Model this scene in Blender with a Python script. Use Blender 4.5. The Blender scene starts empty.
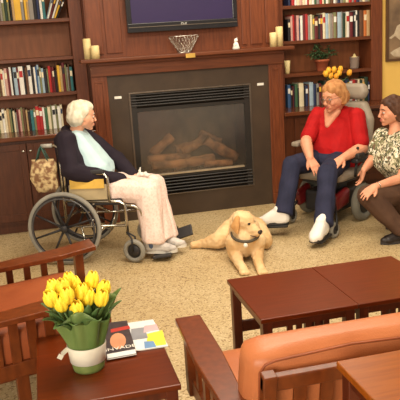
import bpy, bmesh, math, random
from mathutils import Vector, Matrix, Euler, noise

# ------------------------------------------------------------------ camera, world, light, exposure
C = bpy.context.scene.collection
scn = bpy.context.scene
FPX, PITCH, ROLL, YAW = 676.28, 0.2375, -0.0625, 0.2258
CAM = Vector((-0.7302, -6.5271, 1.75))
_f = Vector((math.sin(YAW)*math.cos(PITCH), math.cos(YAW)*math.cos(PITCH), -math.sin(PITCH)))
_r = Vector((math.cos(YAW), -math.sin(YAW), 0))
_u = _r.cross(_f)
_R = math.cos(ROLL)*_r + math.sin(ROLL)*_u
_U = -math.sin(ROLL)*_r + math.cos(ROLL)*_u
cd = bpy.data.cameras.new('camera'); cam = bpy.data.objects.new('camera', cd); C.objects.link(cam)
cd.sensor_width = 36; cd.lens = FPX/400*36; cd.clip_start = .05
m = Matrix.Identity(4)
for i in range(3):
    m[i][0] = _R[i]; m[i][1] = _U[i]; m[i][2] = -_f[i]; m[i][3] = CAM[i]
cam.matrix_world = m
scn.camera = cam

w = bpy.data.worlds.new('world'); scn.world = w; w.use_nodes = True
bg = w.node_tree.nodes['Background']; bg.inputs[0].default_value = (1.0, .90, .76, 1); bg.inputs[1].default_value = .5

def area(name, loc, target, size, power, col):
    l = bpy.data.lights.new(name, 'AREA'); l.shape = 'RECTANGLE'; l.size, l.size_y = size; l.energy = power; l.color = col
    o = bpy.data.objects.new(name, l); C.objects.link(o); o.location = loc
    o.rotation_euler = (Vector(target)-Vector(loc)).to_track_quat('-Z', 'Y').to_euler()
    return o
area('window_light', (-3.2, -9.5, 2.6), (.4, -1.5, .5), (2.2, 1.8), 330, (1, .90, .74))
area('ceiling_light_front', (.5, -3.4, 3.25), (.5, -3.2, 0), (2.4, 1.2), 120, (1, .88, .70))
area('ceiling_light_wall', (1.2, -.9, 3.3), (1.1, -.7, 0), (2.8, .8), 60, (1, .88, .70))

vs = scn.view_settings
scn.display_settings.display_device = 'sRGB'
vs.view_transform = 'Standard'; vs.look = 'None'; vs.gamma = 1; vs.use_curve_mapping = False
vs.exposure = 0.18

# ------------------------------------------------------------------ helpers
def ray(u, v): return _f*FPX + _R*(u-200) - _U*(v-200)
def aty(u, v, y):
    d = ray(u, v); return CAM + d*((y-CAM.y)/d.y)
def atz(u, v, z):
    d = ray(u, v); return CAM + d*((z-CAM.z)/d.z)

def lin(c): return tuple((x/12.92 if x <= .04045 else ((x+.055)/1.055)**2.4) for x in (k/255 for k in c))
MATS = {}
def mat(name, rgb, rough=.6, spec=.4, metal=0, rgb2=None, scale=8, stretch=(1,1,1), detail=3, bump=0, bscale=60, coat=0, lo=.35, hi=.65):
    if name in MATS: return MATS[name]
    m = bpy.data.materials.new(name); m.use_nodes = True
    nt = m.node_tree; b = nt.nodes['Principled BSDF']
    b.inputs['Base Color'].default_value = (*lin(rgb), 1)
    b.inputs['Roughness'].default_value = rough; b.inputs['Metallic'].default_value = metal
    b.inputs['Specular IOR Level'].default_value = spec
    if coat: b.inputs['Coat Weight'].default_value = coat; b.inputs['Coat Roughness'].default_value = .15
    tc = nt.nodes.new('ShaderNodeTexCoord'); mp = nt.nodes.new('ShaderNodeMapping')
    nt.links.new(tc.outputs['Object'], mp.inputs[0]); mp.inputs['Scale'].default_value = stretch
    if rgb2 is None: rgb2 = tuple(k*.9 for k in rgb)
    n = nt.nodes.new('ShaderNodeTexNoise'); n.inputs['Scale'].default_value = scale; n.inputs['Detail'].default_value = detail
    cr = nt.nodes.new('ShaderNodeValToRGB'); cr.color_ramp.elements[0].position = lo; cr.color_ramp.elements[1].position = hi
    cr.color_ramp.elements[0].color = (*lin(rgb), 1); cr.color_ramp.elements[1].color = (*lin(rgb2), 1)
    nt.links.new(mp.outputs[0], n.inputs['Vector']); nt.links.new(n.outputs[0], cr.inputs[0]); nt.links.new(cr.outputs[0], b.inputs['Base Color'])
    if bump:
        n2 = nt.nodes.new('ShaderNodeTexNoise'); n2.inputs['Scale'].default_value = bscale; n2.inputs['Detail'].default_value = 3
        bp = nt.nodes.new('ShaderNodeBump'); bp.inputs['Strength'].default_value = bump; bp.inputs['Distance'].default_value = .01
        nt.links.new(mp.outputs[0], n2.inputs['Vector']); nt.links.new(n2.outputs[0], bp.inputs['Height']); nt.links.new(bp.outputs[0], b.inputs['Normal'])
    MATS[name] = m
    return m

class MB:
    """collects shapes in world coordinates"""
    def __init__(s): s.bm = bmesh.new(); s.mi = 0
    def _tag(s, n0):
        s.bm.faces.ensure_lookup_table()
        for f in s.bm.faces[n0:]: f.material_index = s.mi
    def box(s, x0, x1, y0, y1, z0, z1, bev=0, M=None):
        n0 = len(s.bm.faces); t = bmesh.new()
        bmesh.ops.create_cube(t, size=1)
        for v in t.verts: v.co = Vector(((x0+x1)/2+v.co.x*(x1-x0), (y0+y1)/2+v.co.y*(y1-y0), (z0+z1)/2+v.co.z*(z1-z0)))
        if bev: bmesh.ops.bevel(t, geom=t.edges[:], offset=bev, segments=2, profile=.5, affect='EDGES')
        if M is not None: t.transform(M)
        s._merge(t); s._tag(n0); return s
    def _merge(s, t):
        me = bpy.data.meshes.new('tmp'); t.to_mesh(me); t.free(); s.bm.from_mesh(me); bpy.data.meshes.remove(me)
    def prism(s, poly, z0, z1, bev=0, M=None):
        n0 = len(s.bm.faces); t = bmesh.new()
        vs_ = [t.verts.new((p[0], p[1], z0)) for p in poly]
        f = t.faces.new(vs_); r = bmesh.ops.extrude_face_region(t, geom=[f])
        for v in r['geom']:
            if isinstance(v, bmesh.types.BMVert): v.co.z = z1
        bmesh.ops.recalc_face_normals(t, faces=t.faces[:])
        if bev: bmesh.ops.bevel(t, geom=t.edges[:], offset=bev, segments=2, profile=.5, affect='EDGES')
        if M is not None: t.transform(M)
        s._merge(t); s._tag(n0); return s
    def tube(s, pts, r, seg=10, closed=False, caps=True):
        n0 = len(s.bm.faces)
        pts = [Vector(p) for p in pts]; n = len(pts); rings = []
        rr = r if isinstance(r, (list, tuple)) else [r]*n
        up = None
        for i, p in enumerate(pts):
            a = pts[(i-1) % n] if (i > 0 or closed) else p
            b = pts[(i+1) % n] if (i < n-1 or closed) else p
            t = (b-a).normalized()
            if up is None:
                up = Vector((0, 0, 1)) if abs(t.z) < .9 else Vector((1, 0, 0))
            x = up.cross(t)
            if x.length < 1e-4: x = Vector((1, 0, 0)).cross(t)
            x.normalize(); y = t.cross(x); up = y
            rings.append([s.bm.verts.new(p+(x*math.cos(k*math.tau/seg)+y*math.sin(k*math.tau/seg))*rr[i]) for k in range(seg)])
        for i in range(n if closed else n-1):
            A, B = rings[i], rings[(i+1) % n]
            for k in range(seg):
                f = s.bm.faces.new((A[k], A[(k+1) % seg], B[(k+1) % seg], B[k])); f.smooth = True
        if caps and not closed:
            s.bm.faces.new(rings[0][::-1]); s.bm.faces.new(rings[-1])
        s._tag(n0); return s
    def lathe(s, prof, c, axis=(0, 0, 1), seg=24):
        """prof = [(radius, height)], revolved round axis through c"""
        n0 = len(s.bm.faces); a = Vector(axis).normalized(); c = Vector(c)
        x = a.orthogonal().normalized(); y = a.cross(x); rings = []
        for (r, h) in prof:
            if r < 1e-6: rings.append([s.bm.verts.new(c+a*h)])
            else: rings.append([s.bm.verts.new(c+a*h+(x*math.cos(k*math.tau/seg)+y*math.sin(k*math.tau/seg))*r) for k in range(seg)])
        for A, B in zip(rings, rings[1:]):
            for k in range(seg):
                k2 = (k+1) % seg
                if len(A) == 1 and len(B) == 1: continue
                if len(A) == 1: f = s.bm.faces.new((A[0], B[k2], B[k]))
                elif len(B) == 1: f = s.bm.faces.new((A[k], A[k2], B[0]))
                else: f = s.bm.faces.new((A[k], A[k2], B[k2], B[k]))
                f.smooth = True
        s._tag(n0); return s
    def torus(s, c, axis, R, r, seg=48, rs=10, flat=1.0):
        a = Vector(axis).normalized(); x = a.orthogonal().normalized(); y = a.cross(x); c = Vector(c)
        n0 = len(s.bm.faces); rings = []
        for i in range(seg):
            d = x*math.cos(i*math.tau/seg)+y*math.sin(i*math.tau/seg)
            rings.append([s.bm.verts.new(c+d*(R+r*math.cos(k*math.tau/rs))+a*r*flat*math.sin(k*math.tau/rs)) for k in range(rs)])
        for i in range(seg):
            A, B = rings[i], rings[(i+1) % seg]
            for k in range(rs):
                f = s.bm.faces.new((A[k], A[(k+1) % rs], B[(k+1) % rs], B[k])); f.smooth = True
        s._tag(n0); return s
    def hull(s, sph):
        """convex hull round a few spheres (x, y, z, r)"""
        n0 = len(s.bm.faces); t = bmesh.new()
        for (x, y, z, r) in sph:
            bmesh.ops.create_icosphere(t, subdivisions=2, radius=r, matrix=Matrix.Translation((x, y, z)))
        if len(sph) > 1:
            g = bmesh.ops.convex_hull(t, input=t.verts[:])
            bmesh.ops.delete(t, geom=list({e for e in g['geom_interior'] if isinstance(e, bmesh.types.BMVert)}), context='VERTS')
        for f in t.faces: f.smooth = True
        s._merge(t); s._tag(n0); return s

def wloc(o):
    p = Vector((0, 0, 0))
    while o: p = p+o.location; o = o.parent
    return p
def obj(name, mb, material, parent=None, origin=None):
    bm = mb.bm if isinstance(mb, MB) else mb
    bmesh.ops.recalc_face_normals(bm, faces=bm.faces[:])
    me = bpy.data.meshes.new(name); bm.to_mesh(me); bm.free()
    return link(name, me, material, parent, origin)
def link(name, me, material, parent=None, origin=None):
    o = bpy.data.objects.new(name, me); C.objects.link(o)
    for mm in (material if isinstance(material, (list, tuple)) else [material]): me.materials.append(mm)
    if parent:
        o.parent = parent; off = wloc(parent)
    else:
        if origin is None:
            xs = [v.co for v in me.vertices]
            origin = Vector((sum(v.x for v in xs)/len(xs), sum(v.y for v in xs)/len(xs), min(v.z for v in xs)))
        off = Vector(origin); o.location = off
    me.transform(Matrix.Translation(-off))
    return o
def thing(name, label, cat, loc, group=None):
    o = bpy.data.objects.new(name, None); C.objects.link(o); o.location = loc; o.empty_display_size = .1
    return tag(o, label, cat, group)
def tag(o, label, cat, group=None):
    o['label'] = label; o['category'] = cat
    if group: o['group'] = group
    return o
def struct(name, mb, material):
    o = obj(name, mb, material); o['kind'] = 'structure'; return o
def blob(name, mb, material, parent, vox=.006, it=5, fac=.5, disp=0, dscale=40, stretch=None):
    """one continuous skin grown over overlapping volumes"""
    me = bpy.data.meshes.new('t'); mb.bm.to_mesh(me); mb.bm.free()
    t = bpy.data.objects.new('t', me); C.objects.link(t)
    r = t.modifiers.new('r', 'REMESH'); r.mode = 'VOXEL'; r.voxel_size = vox; r.use_smooth_shade = True
    sm = t.modifiers.new('s', 'SMOOTH'); sm.factor = fac; sm.iterations = it
    dg = bpy.context.evaluated_depsgraph_get(); dg.update()
    me2 = bpy.data.meshes.new_from_object(t.evaluated_get(dg))
    bpy.data.objects.remove(t); bpy.data.meshes.remove(me)
    me2.name = name
    if disp:
        st = Vector(stretch or (1, 1, 1))
        nrm = [v.normal.copy() for v in me2.vertices]; out = []
        cos = [v.co.copy() for v in me2.vertices]
        for c_, n_ in zip(cos, nrm):
            out.extend(c_+n_*(disp*noise.noise(Vector((c_.x*st.x, c_.y*st.y, c_.z*st.z))*dscale)))
        me2.vertices.foreach_set('co', out); me2.update()
    for p in me2.polygons: p.use_smooth = True
    me2.materials.clear()
    return link(name, me2, material, parent)

# ------------------------------------------------------------------ materials
WOOD = mat('cabinet_cherry', (80, 41, 20), .42, .3, rgb2=(67, 33, 15), scale=6, stretch=(9, 9, .9), detail=5)  # darker than the panel cherry: dimmer light low down is in the colour
WOODH = mat('mantel_cherry', (108, 57, 30), .4, .35, rgb2=(90, 46, 24), scale=6, stretch=(.8, 8, 9), detail=5)
WOODI = mat('bookcase_back_cherry', (138, 82, 50), .5, .3, rgb2=(122, 72, 43), scale=5, stretch=(6, 6, .8), detail=4)
TABLE = mat('table_cherry', (100, 39, 9), .3, .28, rgb2=(86, 32, 7), scale=5, stretch=(1, 12, 12), detail=5, coat=.1)
TABLEF = mat('table_cherry_frame', (88, 36, 18), .35, .4, rgb2=(72, 29, 15), scale=5, stretch=(8, 8, 1.2), detail=4)
ARMW = mat('chair_cherry', (112, 54, 22), .28, .45, rgb2=(94, 43, 17), scale=6, stretch=(6, 6, 3), detail=4)
LEATHER = mat('tan_leather', (186, 112, 70), .42, .35, rgb2=(174, 100, 60), scale=4, bump=.12, bscale=160)
PIPE = mat('leather_piping', (150, 78, 44), .5)
SLATE = mat('dark_slate', (70, 55, 42), .5, .35, rgb2=(60, 47, 36), scale=5, detail=6, bump=.08, bscale=30)
BLACKM = mat('black_metal', (38, 33, 29), .5, .4)
STEEL = mat('edge_metal', (120, 108, 96), .35, .5, metal=.8)
CHROME = mat('chrome', (205, 200, 190), .2, .5, metal=1)
RUBBER = mat('grey_rubber', (150, 146, 136), .75, .3)
BLACKP = mat('black_plastic', (38, 36, 36), .5, .4)
BLACKV = mat('black_vinyl', (44, 40, 42), .55, .4)
CREAM = mat('candle_wax', (225, 205, 150), .6, .4, rgb2=(214, 190, 130), scale=12)
WHITE = mat('white_paper', (238, 234, 224), .6)
BRASS = mat('brass', (222, 180, 90), .35, .5, metal=.5)
def floor_mat():
    m = bpy.data.materials.new('terrazzo'); m.use_nodes = True; nt = m.node_tree; b = nt.nodes['Principled BSDF']
    b.inputs['Roughness'].default_value = .5; b.inputs['Specular IOR Level'].default_value = .35
    tc = nt.nodes.new('ShaderNodeTexCoord')
    def ramp(fac, stops):
        c = nt.nodes.new('ShaderNodeValToRGB'); e = c.color_ramp.elements
        e[0].position, e[0].color = stops[0][0], (*lin(stops[0][1]), 1); e[1].position, e[1].color = stops[1][0], (*lin(stops[1][1]), 1)
        for p, col in stops[2:]:
            k = e.new(p); k.color = (*lin(col), 1)
        nt.links.new(fac, c.inputs[0]); return c
    v = nt.nodes.new('ShaderNodeTexVoronoi'); v.inputs['Scale'].default_value = 115
    nt.links.new(tc.outputs['Object'], v.inputs['Vector'])
    sep = nt.nodes.new('ShaderNodeSeparateColor'); nt.links.new(v.outputs['Color'], sep.inputs[0])
    base = ramp(sep.outputs[0], [(0, (122, 98, 66)), (.10, (146, 122, 88)), (.16, (186, 168, 134)), (.75, (194, 178, 146)), (1, (214, 200, 172))])
    n = nt.nodes.new('ShaderNodeTexNoise'); n.inputs['Scale'].default_value = 1.2; n.inputs['Detail'].default_value = 2
    nt.links.new(tc.outputs['Object'], n.inputs['Vector'])
    r2 = ramp(n.outputs[0], [(.3, (255, 250, 238)), (.7, (240, 228, 204))])
    mx = nt.nodes.new('ShaderNodeMix'); mx.data_type = 'RGBA'; mx.blend_type = 'MULTIPLY'; mx.inputs[0].default_value = 1
    nt.links.new(base.outputs[0], mx.inputs[6]); nt.links.new(r2.outputs[0], mx.inputs[7]); nt.links.new(mx.outputs[2], b.inputs['Base Color'])
    return m
def glass_mat(name, fac, rough, tint=(1, 1, 1)):
    m = bpy.data.materials.new(name); m.use_nodes = True; nt = m.node_tree; nt.nodes.clear()
    o = nt.nodes.new('ShaderNodeOutputMaterial'); mx = nt.nodes.new('ShaderNodeMixShader')
    t = nt.nodes.new('ShaderNodeBsdfTransparent'); t.inputs[0].default_value = (*tint, 1)
    g = nt.nodes.new('ShaderNodeBsdfGlossy'); g.inputs['Roughness'].default_value = rough
    mx.inputs[0].default_value = fac
    nt.links.new(t.outputs[0], mx.inputs[1]); nt.links.new(g.outputs[0], mx.inputs[2]); nt.links.new(mx.outputs[0], o.inputs[0])
    return m

PANEL = mat('panel_cherry', (118, 62, 34), .42, .35, rgb2=(98, 50, 27), scale=6, stretch=(9, 9, .9), detail=5)
# ------------------------------------------------------------------ setting
UY = .36            # face of the upper bookcases
YW = .40            # yellow wall
struct('floor', MB().box(-5, 6, -10.5, 1.0, -.05, 0), floor_mat())
YELLOW = mat('yellow_paint', (236, 196, 108), .8, .2, rgb2=(232, 190, 102), scale=3)
CXL = -.21; CXR = 1.70            # chimney breast
RX1 = aty(371.5, 36, UY).x; RX2 = aty(382.5, 36, UY).x
struct('wall_back', MB().box(RX2+.002, 6, YW, YW+.2, 0, 3.4).box(-5, RX2+.002, .70, .9, 0, 3.4), YELLOW)
struct('ceiling', MB().box(-5, 6, -10.5, 1.0, 3.4, 3.5), mat('ceiling_white', (225, 215, 195), .9))
struct('baseboard_back', MB().box(RX2+.004, 6, YW-.018, YW, .001, .11, .004), WOOD)
# wood panelled chimney breast above the mantel
mb = MB().box(CXL, CXR, .06, .69, 1.60, 3.39)
for x0, x1 in ((CXL+.01, -.06), (-.03, .12), (1.31, 1.36), (1.40, 1.52), (1.56, CXR-.01)):
    mb.box(x0, x1, .046, .06, 1.64, 3.3, .004)
struct('wall_overmantel', mb, PANEL)

# ------------------------------------------------------------------ bookcases
def bookcase(x0, x1, stL, stR, label, shelves, doors, doorlabel):
    r = thing('bookcase', label, 'bookcase', ((x0+x1)/2, .34, 0))
    ct = .938
    obj('back_panel', MB().box(x0+.01, x1-.01, .665, .69, ct, 3.0), WOODI, r)
    b = MB().box(x0, x0+stL, UY, .665, ct, 3.0, .003); obj('side_panel', b, PANEL, r)
    b = MB().box(x1-stR, x1, UY, .665, ct, 3.0, .003); obj('side_panel', b, PANEL, r)
    for z in shelves:
        obj('shelf', MB().box(x0+stL, x1-stR, UY-.0, .664, z-.036, z, .004), WOODH, r)
    obj('countertop', MB().box(x0, x1, -.03, .664, ct-.04, ct, .006), mat('counter_cherry', (102, 57, 34), .2, .5, rgb2=(86, 46, 27), scale=6, stretch=(.8, 8, 9), detail=5), r)
    obj('cabinet', MB().box(x0, x1, .02, .664, .10, ct-.04).box(x0+.002, x1-.002, .06, .66, 0.001, .1), WOOD, r)
    for dx0, dx1, side in doors:
        d = MB().box(dx0, dx1, .0, .02, .13, ct-.07, .003)
        d.box(dx0+.0, dx0+.06, -.008, 0, .13, ct-.07, .002).box(dx1-.06, dx1, -.008, 0, .13, ct-.07, .002)
        d.box(dx0+.0605, dx1-.0605, -.0075, 0, .13, .2, .002).box(dx0+.0605, dx1-.0605, -.0075, 0, ct-.13, ct-.07, .002)
        dd = obj('door', d, WOOD, r)
        kx = dx1-.03 if side > 0 else dx0+.03
        obj('knob', MB().lathe([(0, -.034), (.011, -.03), (.013, -.022), (.006, -.012), (.006, -.006)], (kx, 0, .80), (0, 1, 0), 12), CHROME, dd)
    return r
SH = [2.0, 1.640, 1.297]
LXs = aty(72.5, 50, UY).x
kxm = aty(27, 153, -.02).x
LX0 = LXs-2*.72
lb = bookcase(-1.95, CXL-.002, .05, CXL-.002-LXs, 'tall cherry bookcase with cupboards left of the fireplace, behind the woman with white hair', SH,
    [(kxm-.55, kxm-.004, 1), (kxm+.004, kxm+.55, -1)], '')
RXL = aty(284, 60, UY).x
rb = bookcase(CXR+.002, RX2, max(.02, RXL-CXR), RX2-RX1, 'tall cherry bookcase right of the fireplace, next to the yellow wall', SH,
    [(1.82, 2.30, 1), (2.31, RX2-.06, -1)], '')

# ------------------------------------------------------------------ fireplace
fp = thing('fireplace', 'dark slate gas fireplace with cherry mantel in the middle of the wall', 'fireplace', (.745, 0, 0))
X0, X1, Z1 = -.061, 1.551, 1.436
L0, L1, LZ0, LZ1 = .131, 1.358, .219, 1.261
obj('surround', MB().box(X0, L0, 0, .05, .001, Z1).box(L1, X1, 0, .05, .001, Z1).box(L0, L1, 0, .05, LZ1, Z1).box(L0, L1, 0, .05, .001, LZ0), SLATE, fp)
for a, b in ((CXL, X0), (X1, CXR)):
    c = MB().box(a, b, -.012, .05, .001, 1.44, .004)
    c.box(a+.025, a+.05, -.022, -.012, .145, 1.375, .002).box(b-.05, b-.025, -.022, -.012, .145, 1.375, .002)
    c.box(a+.025, b-.025, -.022, -.012, 1.375, 1.40, .002).box(a+.025, b-.025, -.022, -.012, .12, .145, .002)
    c.box(a, b, -.024, -.012, .001, .11, .003)
    obj('column', c, PANEL, fp)
obj('side_panel', MB().box(CXL, CXL+.02, .05, .69, .94, 1.6).box(CXR-.02, CXR, .05, .69, .94, 1.6).box(X0, X1, .05, .055, Z1, 1.6), WOOD, fp)
obj('frieze', MB().box(CXL, CXR, -.035, .05, Z1, 1.565, .003).box(CXL-.008, CXR+.008, -.055, .05, 1.535, 1.566, .006), WOODH, fp)
obj('mantel_shelf', MB().box(CXL-.09, CXR+.09, -.13, .0595, 1.566, 1.602, .008), WOODH, fp)
pl = aty(190.5, 55.6, -.131)
obj('name_plate', MB().box(pl.x-.046, pl.x+.046, -.137, -.1302, pl.z-.020, pl.z+.020, .002), BRASS, fp)
for u, v in ((118, 97.6), (260.5, 84.2)):
    p = aty(u, v, -.002); obj('sticker', MB().box(p.x-.034, p.x+.034, -.003, .0, p.z-.012, p.z+.012, .001), WHITE, fp)
fr = MB()
for z0, z1 in ((LZ0, LZ0+.012), (LZ1-.014, LZ1)): fr.box(L0, L1, -.012, .03, z0, z1, .002)
for x0, x1 in ((L0, L0+.016), (L1-.016, L1)): fr.box(x0, x1, -.0115, .03, LZ0+.0125, LZ1-.0145, .001)
obj('insert_frame', fr, STEEL, fp)
GZ0, GZ1 = .43, 1.07
fr = MB()
fr.box(L0+.016, L0+.07, .0, .03, LZ0+.012, LZ1-.014).box(L1-.07, L1-.016, .0, .03, LZ0+.012, LZ1-.014)
fr.box(L0+.0705, L1-.0705, .0, .03, GZ1, GZ1+.035).box(L0+.0705, L1-.0705, .0, .03, GZ0-.03, GZ0)
obj('door_frame', fr, BLACKM, fp)
for z0, z1 in ((GZ1+.04, LZ1-.02), (LZ0+.018, GZ0-.035)):
    lv = MB(); n = 5
    for k in range(n):
        z = z0+(k+.5)*(z1-z0)/n
        lv.box(L0+.02, L1-.02, -.018, .018, -.005, .005, 0, Matrix.Translation((0, .005, z)) @ Matrix.Rotation(math.radians(-38), 4, 'X'))
    obj('louvers', lv, BLACKM, fp)
    obj('vent_cavity', MB().box(L0+.02, L1-.02, .028, .05, z0-.01, z1+.01), mat('vent_black', (24, 20, 18), .9), fp)  # near-black board filling the vent behind the louvers
obj('ledge', MB().box(L0+.1, L1-.1, -.006, .05, GZ0-.006, GZ0+.008, .001), mat('ledge_metal', (176, 158, 130), .4, .5, metal=.3), fp)
SOOT = mat('fire_brick', (92, 74, 60), .9, rgb2=(58, 46, 38), scale=7)
fb = MB(); a, b = L0+.05, L1-.05
fb.box(a, b, .45, .47, .40, 1.2).box(a-.02, a, .05, .47, .40, 1.2).box(b, b+.02, .05, .47, .40, 1.2).box(a, b, .05, .47, .38, .41).box(a, b, .05, .47, 1.18, 1.2)
obj('firebox', fb, SOOT, fp)
LOG = mat('ceramic_log', (168, 120, 82), .85, rgb2=(84, 58, 42), scale=9, detail=5, bump=.5, bscale=25)
random.seed(3)
for (u0, v0, u1, v1, r, y) in ((148, 160, 190, 157, .05, .2), (176, 165, 214, 158, .052, .12), (206, 140, 236, 158, .056, .16), (152, 154, 172, 136, .052, .26), (182, 152, 206, 138, .05, .26), (204, 163, 232, 163, .04, .1), (152, 166, 186, 163, .045, .1), (176, 150, 192, 146, .05, .3), (200, 134, 220, 142, .045, .3)):
    p, q = aty(u0, v0, y), aty(u1, v1, y)
    g = MB(); pts = [p.lerp(q, t/6) for t in range(7)]
    g.tube(pts, [r*(.8+.3*random.random()) for _ in pts], 12); obj('log', g, LOG, fp)
e = MB()
for k in range(60):
    x = random.uniform(.4, 1.1); e.hull([(x, random.uniform(.08, .3), .415, random.uniform(.012, .028))])
em = obj('embers', e, mat('ash', (120, 100, 84), .9, rgb2=(60, 46, 38), scale=30), fp); em['kind'] = 'stuff'
obj('glass_pane', MB().box(L0+.07, L1-.07, .016, .02, GZ0, GZ1), glass_mat('fire_glass', .13, .3, (.9, .88, .85)), fp)

# ------------------------------------------------------------------ television
tv = thing('television', 'large black flat-screen television on the panelled wall over the mantel', 'television', (.716, .0, 1.81))
TX0, TX1, TZ0, TZ1 = aty(128, 33, -.04).x, aty(238, 28, -.04).x, 1.815, 2.47
obj('bezel', MB().box(TX0, TX1, -.04, .02, TZ0, TZ0+.085, .006).box(TX0, TX1, -.04, .02, TZ1-.05, TZ1, .006).box(TX0, TX0+.045, -.0395, .02, TZ0+.084, TZ1-.049, .004).box(TX1-.045, TX1, -.0395, .02, TZ0+.084, TZ1-.049, .004).box(TX0+.02, TX1-.02, -.0, .03, TZ0+.02, TZ1-.02), mat('gloss_black', (28, 25, 28), .25, .5), tv)
obj('screen', MB().box(TX0+.04, TX1-.04, -.03, -.001, TZ0+.08, TZ1-.045), mat('screen_dark', (52, 42, 78), .35, .25, rgb2=(48, 40, 72), scale=2), tv)  # bluish reflection on the dark glass is put into this colour
obj('speaker_bar', MB().box(TX0+.01, TX1-.01, -.046, -.04, TZ0+.045, TZ0+.052), STEEL, tv)
def text(name, s, size, M, material, parent, ext=.0008, shift=True):
    cu = bpy.data.curves.new('t', 'FONT'); cu.body = s; cu.size = size; cu.extrude = ext; cu.align_x = 'CENTER'; cu.align_y = 'CENTER'
    t = bpy.data.objects.new('t', cu); C.objects.link(t); dg = bpy.context.evaluated_depsgraph_get(); dg.update()
    me = bpy.data.meshes.new_from_object(t.evaluated_get(dg)); bpy.data.objects.remove(t); bpy.data.curves.remove(cu)
    me.transform(M); me.name = name; me.materials.clear()
    return link(name, me, material, parent)
lg = aty(184, 23.5, -.042)
RX = Matrix.Rotation(math.pi/2, 4, 'X')
text('logo', 'LG', .026, Matrix.Translation((lg.x+.012, -.0415, lg.z)) @ RX, WHITE, tv)
obj('emblem', MB().torus((lg.x-.018, -.0415, lg.z), (0, 1, 0), .009, .002, 20, 6), WHITE, tv)
obj('wall_mount', MB().box(.55, .9, .03, .0455, 2.0, 2.3), BLACKM, tv)

# ------------------------------------------------------------------ things on the mantel
def candle(u, vb, vt, wpx, y, label):
    b = aty(u, vb, y); t = aty(u, vt, y); r = wpx/2*(b-CAM).length/FPX; z = 1.602; h = max(.05, t.z-z)
    c = thing('pillar_candle', label, 'candle', (b.x, y, z+.0005), 'cream pillar candles on the mantel')
    obj('wax', MB().lathe([(0, 0), (r, 0), (r, h-.006), (r-.006, h), (r*.6, h-.006), (0, h-.01)], (b.x, y, z+.0005)), CREAM, c)
    obj('wick', MB().tube([(b.x, y, z+h-.012), (b.x, y, z+h+.008)], .0018, 6), BLACKP, c)
candle(88.2, 57.5, 38.5, 7.4, -.01, 'tall slim cream pillar candle at the left end of the mantel')
candle(95.6, 57.2, 45.5, 8.4, -.07, 'short wide cream pillar candle before the tall one, left end of mantel')
candle(273.4, 44.5, 32.5, 7.0, -.07, 'short cream pillar candle near the right end of the mantel')
candle(279.5, 43.5, 26.5, 7.0, -.01, 'taller cream pillar candle at the far right end of the mantel')
f = aty(236, 46, -.06); fx = f.x
fg = thing('figurine', 'small white figurine standing on the mantel right of the television', 'figurine', (fx, -.06, 1.6025))
obj('body', MB().lathe([(0, 0), (.034, 0), (.036, .012), (.028, .035), (.022, .06), (.012, .07), (0, .072)], (fx, -.06, 1.6025)).hull([(fx-.018, -.07, 1.63, .012), (fx-.006, -.085, 1.648, .009)]), WHITE, fg)
obj('head', MB().hull([(fx+.002, -.06, 1.688, .019), (fx-.004, -.064, 1.682, .016)]).hull([(fx+.012, -.06, 1.704, .006), (fx+.012, -.06, 1.712, .003)]), WHITE, fg)
# wire mesh bowl beneath the television
mx0, mx1, my = aty(168, 36, -.05).x, aty(199, 34, -.05).x, -.05
bx0, bx1 = aty(180, 51, my).x, aty(192, 50, my).x
bc = (mx0+mx1)/2; rt = (mx1-mx0)/2; rb_ = (bx1-bx0)/2
bw = thing('wire_bowl', 'flared silver wire mesh bowl on the mantel below the television', 'bowl', (bc, my, 1.6025))
zt = 1.76
sy = .42
def er(r, z, n=40): return [(bc+r*math.cos(k*math.tau/n), my+sy*r*math.sin(k*math.tau/n), z) for k in range(n)]
obj('rim', MB().tube(er(rt, zt), .0035, 6, True), CHROME, bw)
obj('foot', MB().tube(er(rb_, 1.607), .004, 6, True).prism([(p[0], p[1]) for p in er(rb_, 0, 24)], 1.603, 1.606), CHROME, bw)
ms = MB()
for k in range(24):
    for sgn in (1, -1):
        pts = []
        for q in range(7):
            t = q/6; r = rb_+(rt-rb_)*t; a = math.tau*k/24+sgn*t*.7
            pts.append((bc+r*math.cos(a), my+sy*r*math.sin(a), 1.607+(zt-1.607)*t))
        ms.tube(pts, .0015, 4, caps=False)
obj('mesh', ms, CHROME, bw)

# ------------------------------------------------------------------ books
PAL = dict(black=(34, 30, 34), navy=(40, 50, 84), blue=(62, 96, 140), teal=(52, 112, 116), green=(62, 98, 66), olive=(128, 128, 88),
           red=(176, 40, 40), maroon=(102, 36, 40), orange=(196, 110, 52), yellow=(226, 178, 60), cream=(226, 212, 178), white=(232, 228, 218),
           grey=(142, 136, 128), tan=(184, 152, 108), pink=(206, 160, 148), brown=(98, 66, 46), pale_blue=(160, 182, 196), dark_green=(36, 58, 44))
BM = {k: mat('book_'+k, v, .55, .35) for k, v in PAL.items()}
PAGES = mat('book_pages', (226, 212, 182), .9)
ORD = ['first', 'second', 'third', 'fourth', 'fifth', 'sixth', 'seventh', 'eighth', 'ninth', 'tenth', 'eleventh', 'twelfth', 'thirteenth', 'fourteenth', 'fifteenth', 'sixteenth', 'seventeenth', 'eighteenth', 'nineteenth', 'twentieth']
TENS = {2: 'twenty', 3: 'thirty', 4: 'forty', 5: 'fifty'}
def ordinal(n):
    if n <= 20: return ORD[n-1]
    t, u = divmod(n, 10)
    if u == 0: return TENS[t][:-1]+'ieth'
    return TENS[t]+'-'+ORD[u-1]
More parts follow.
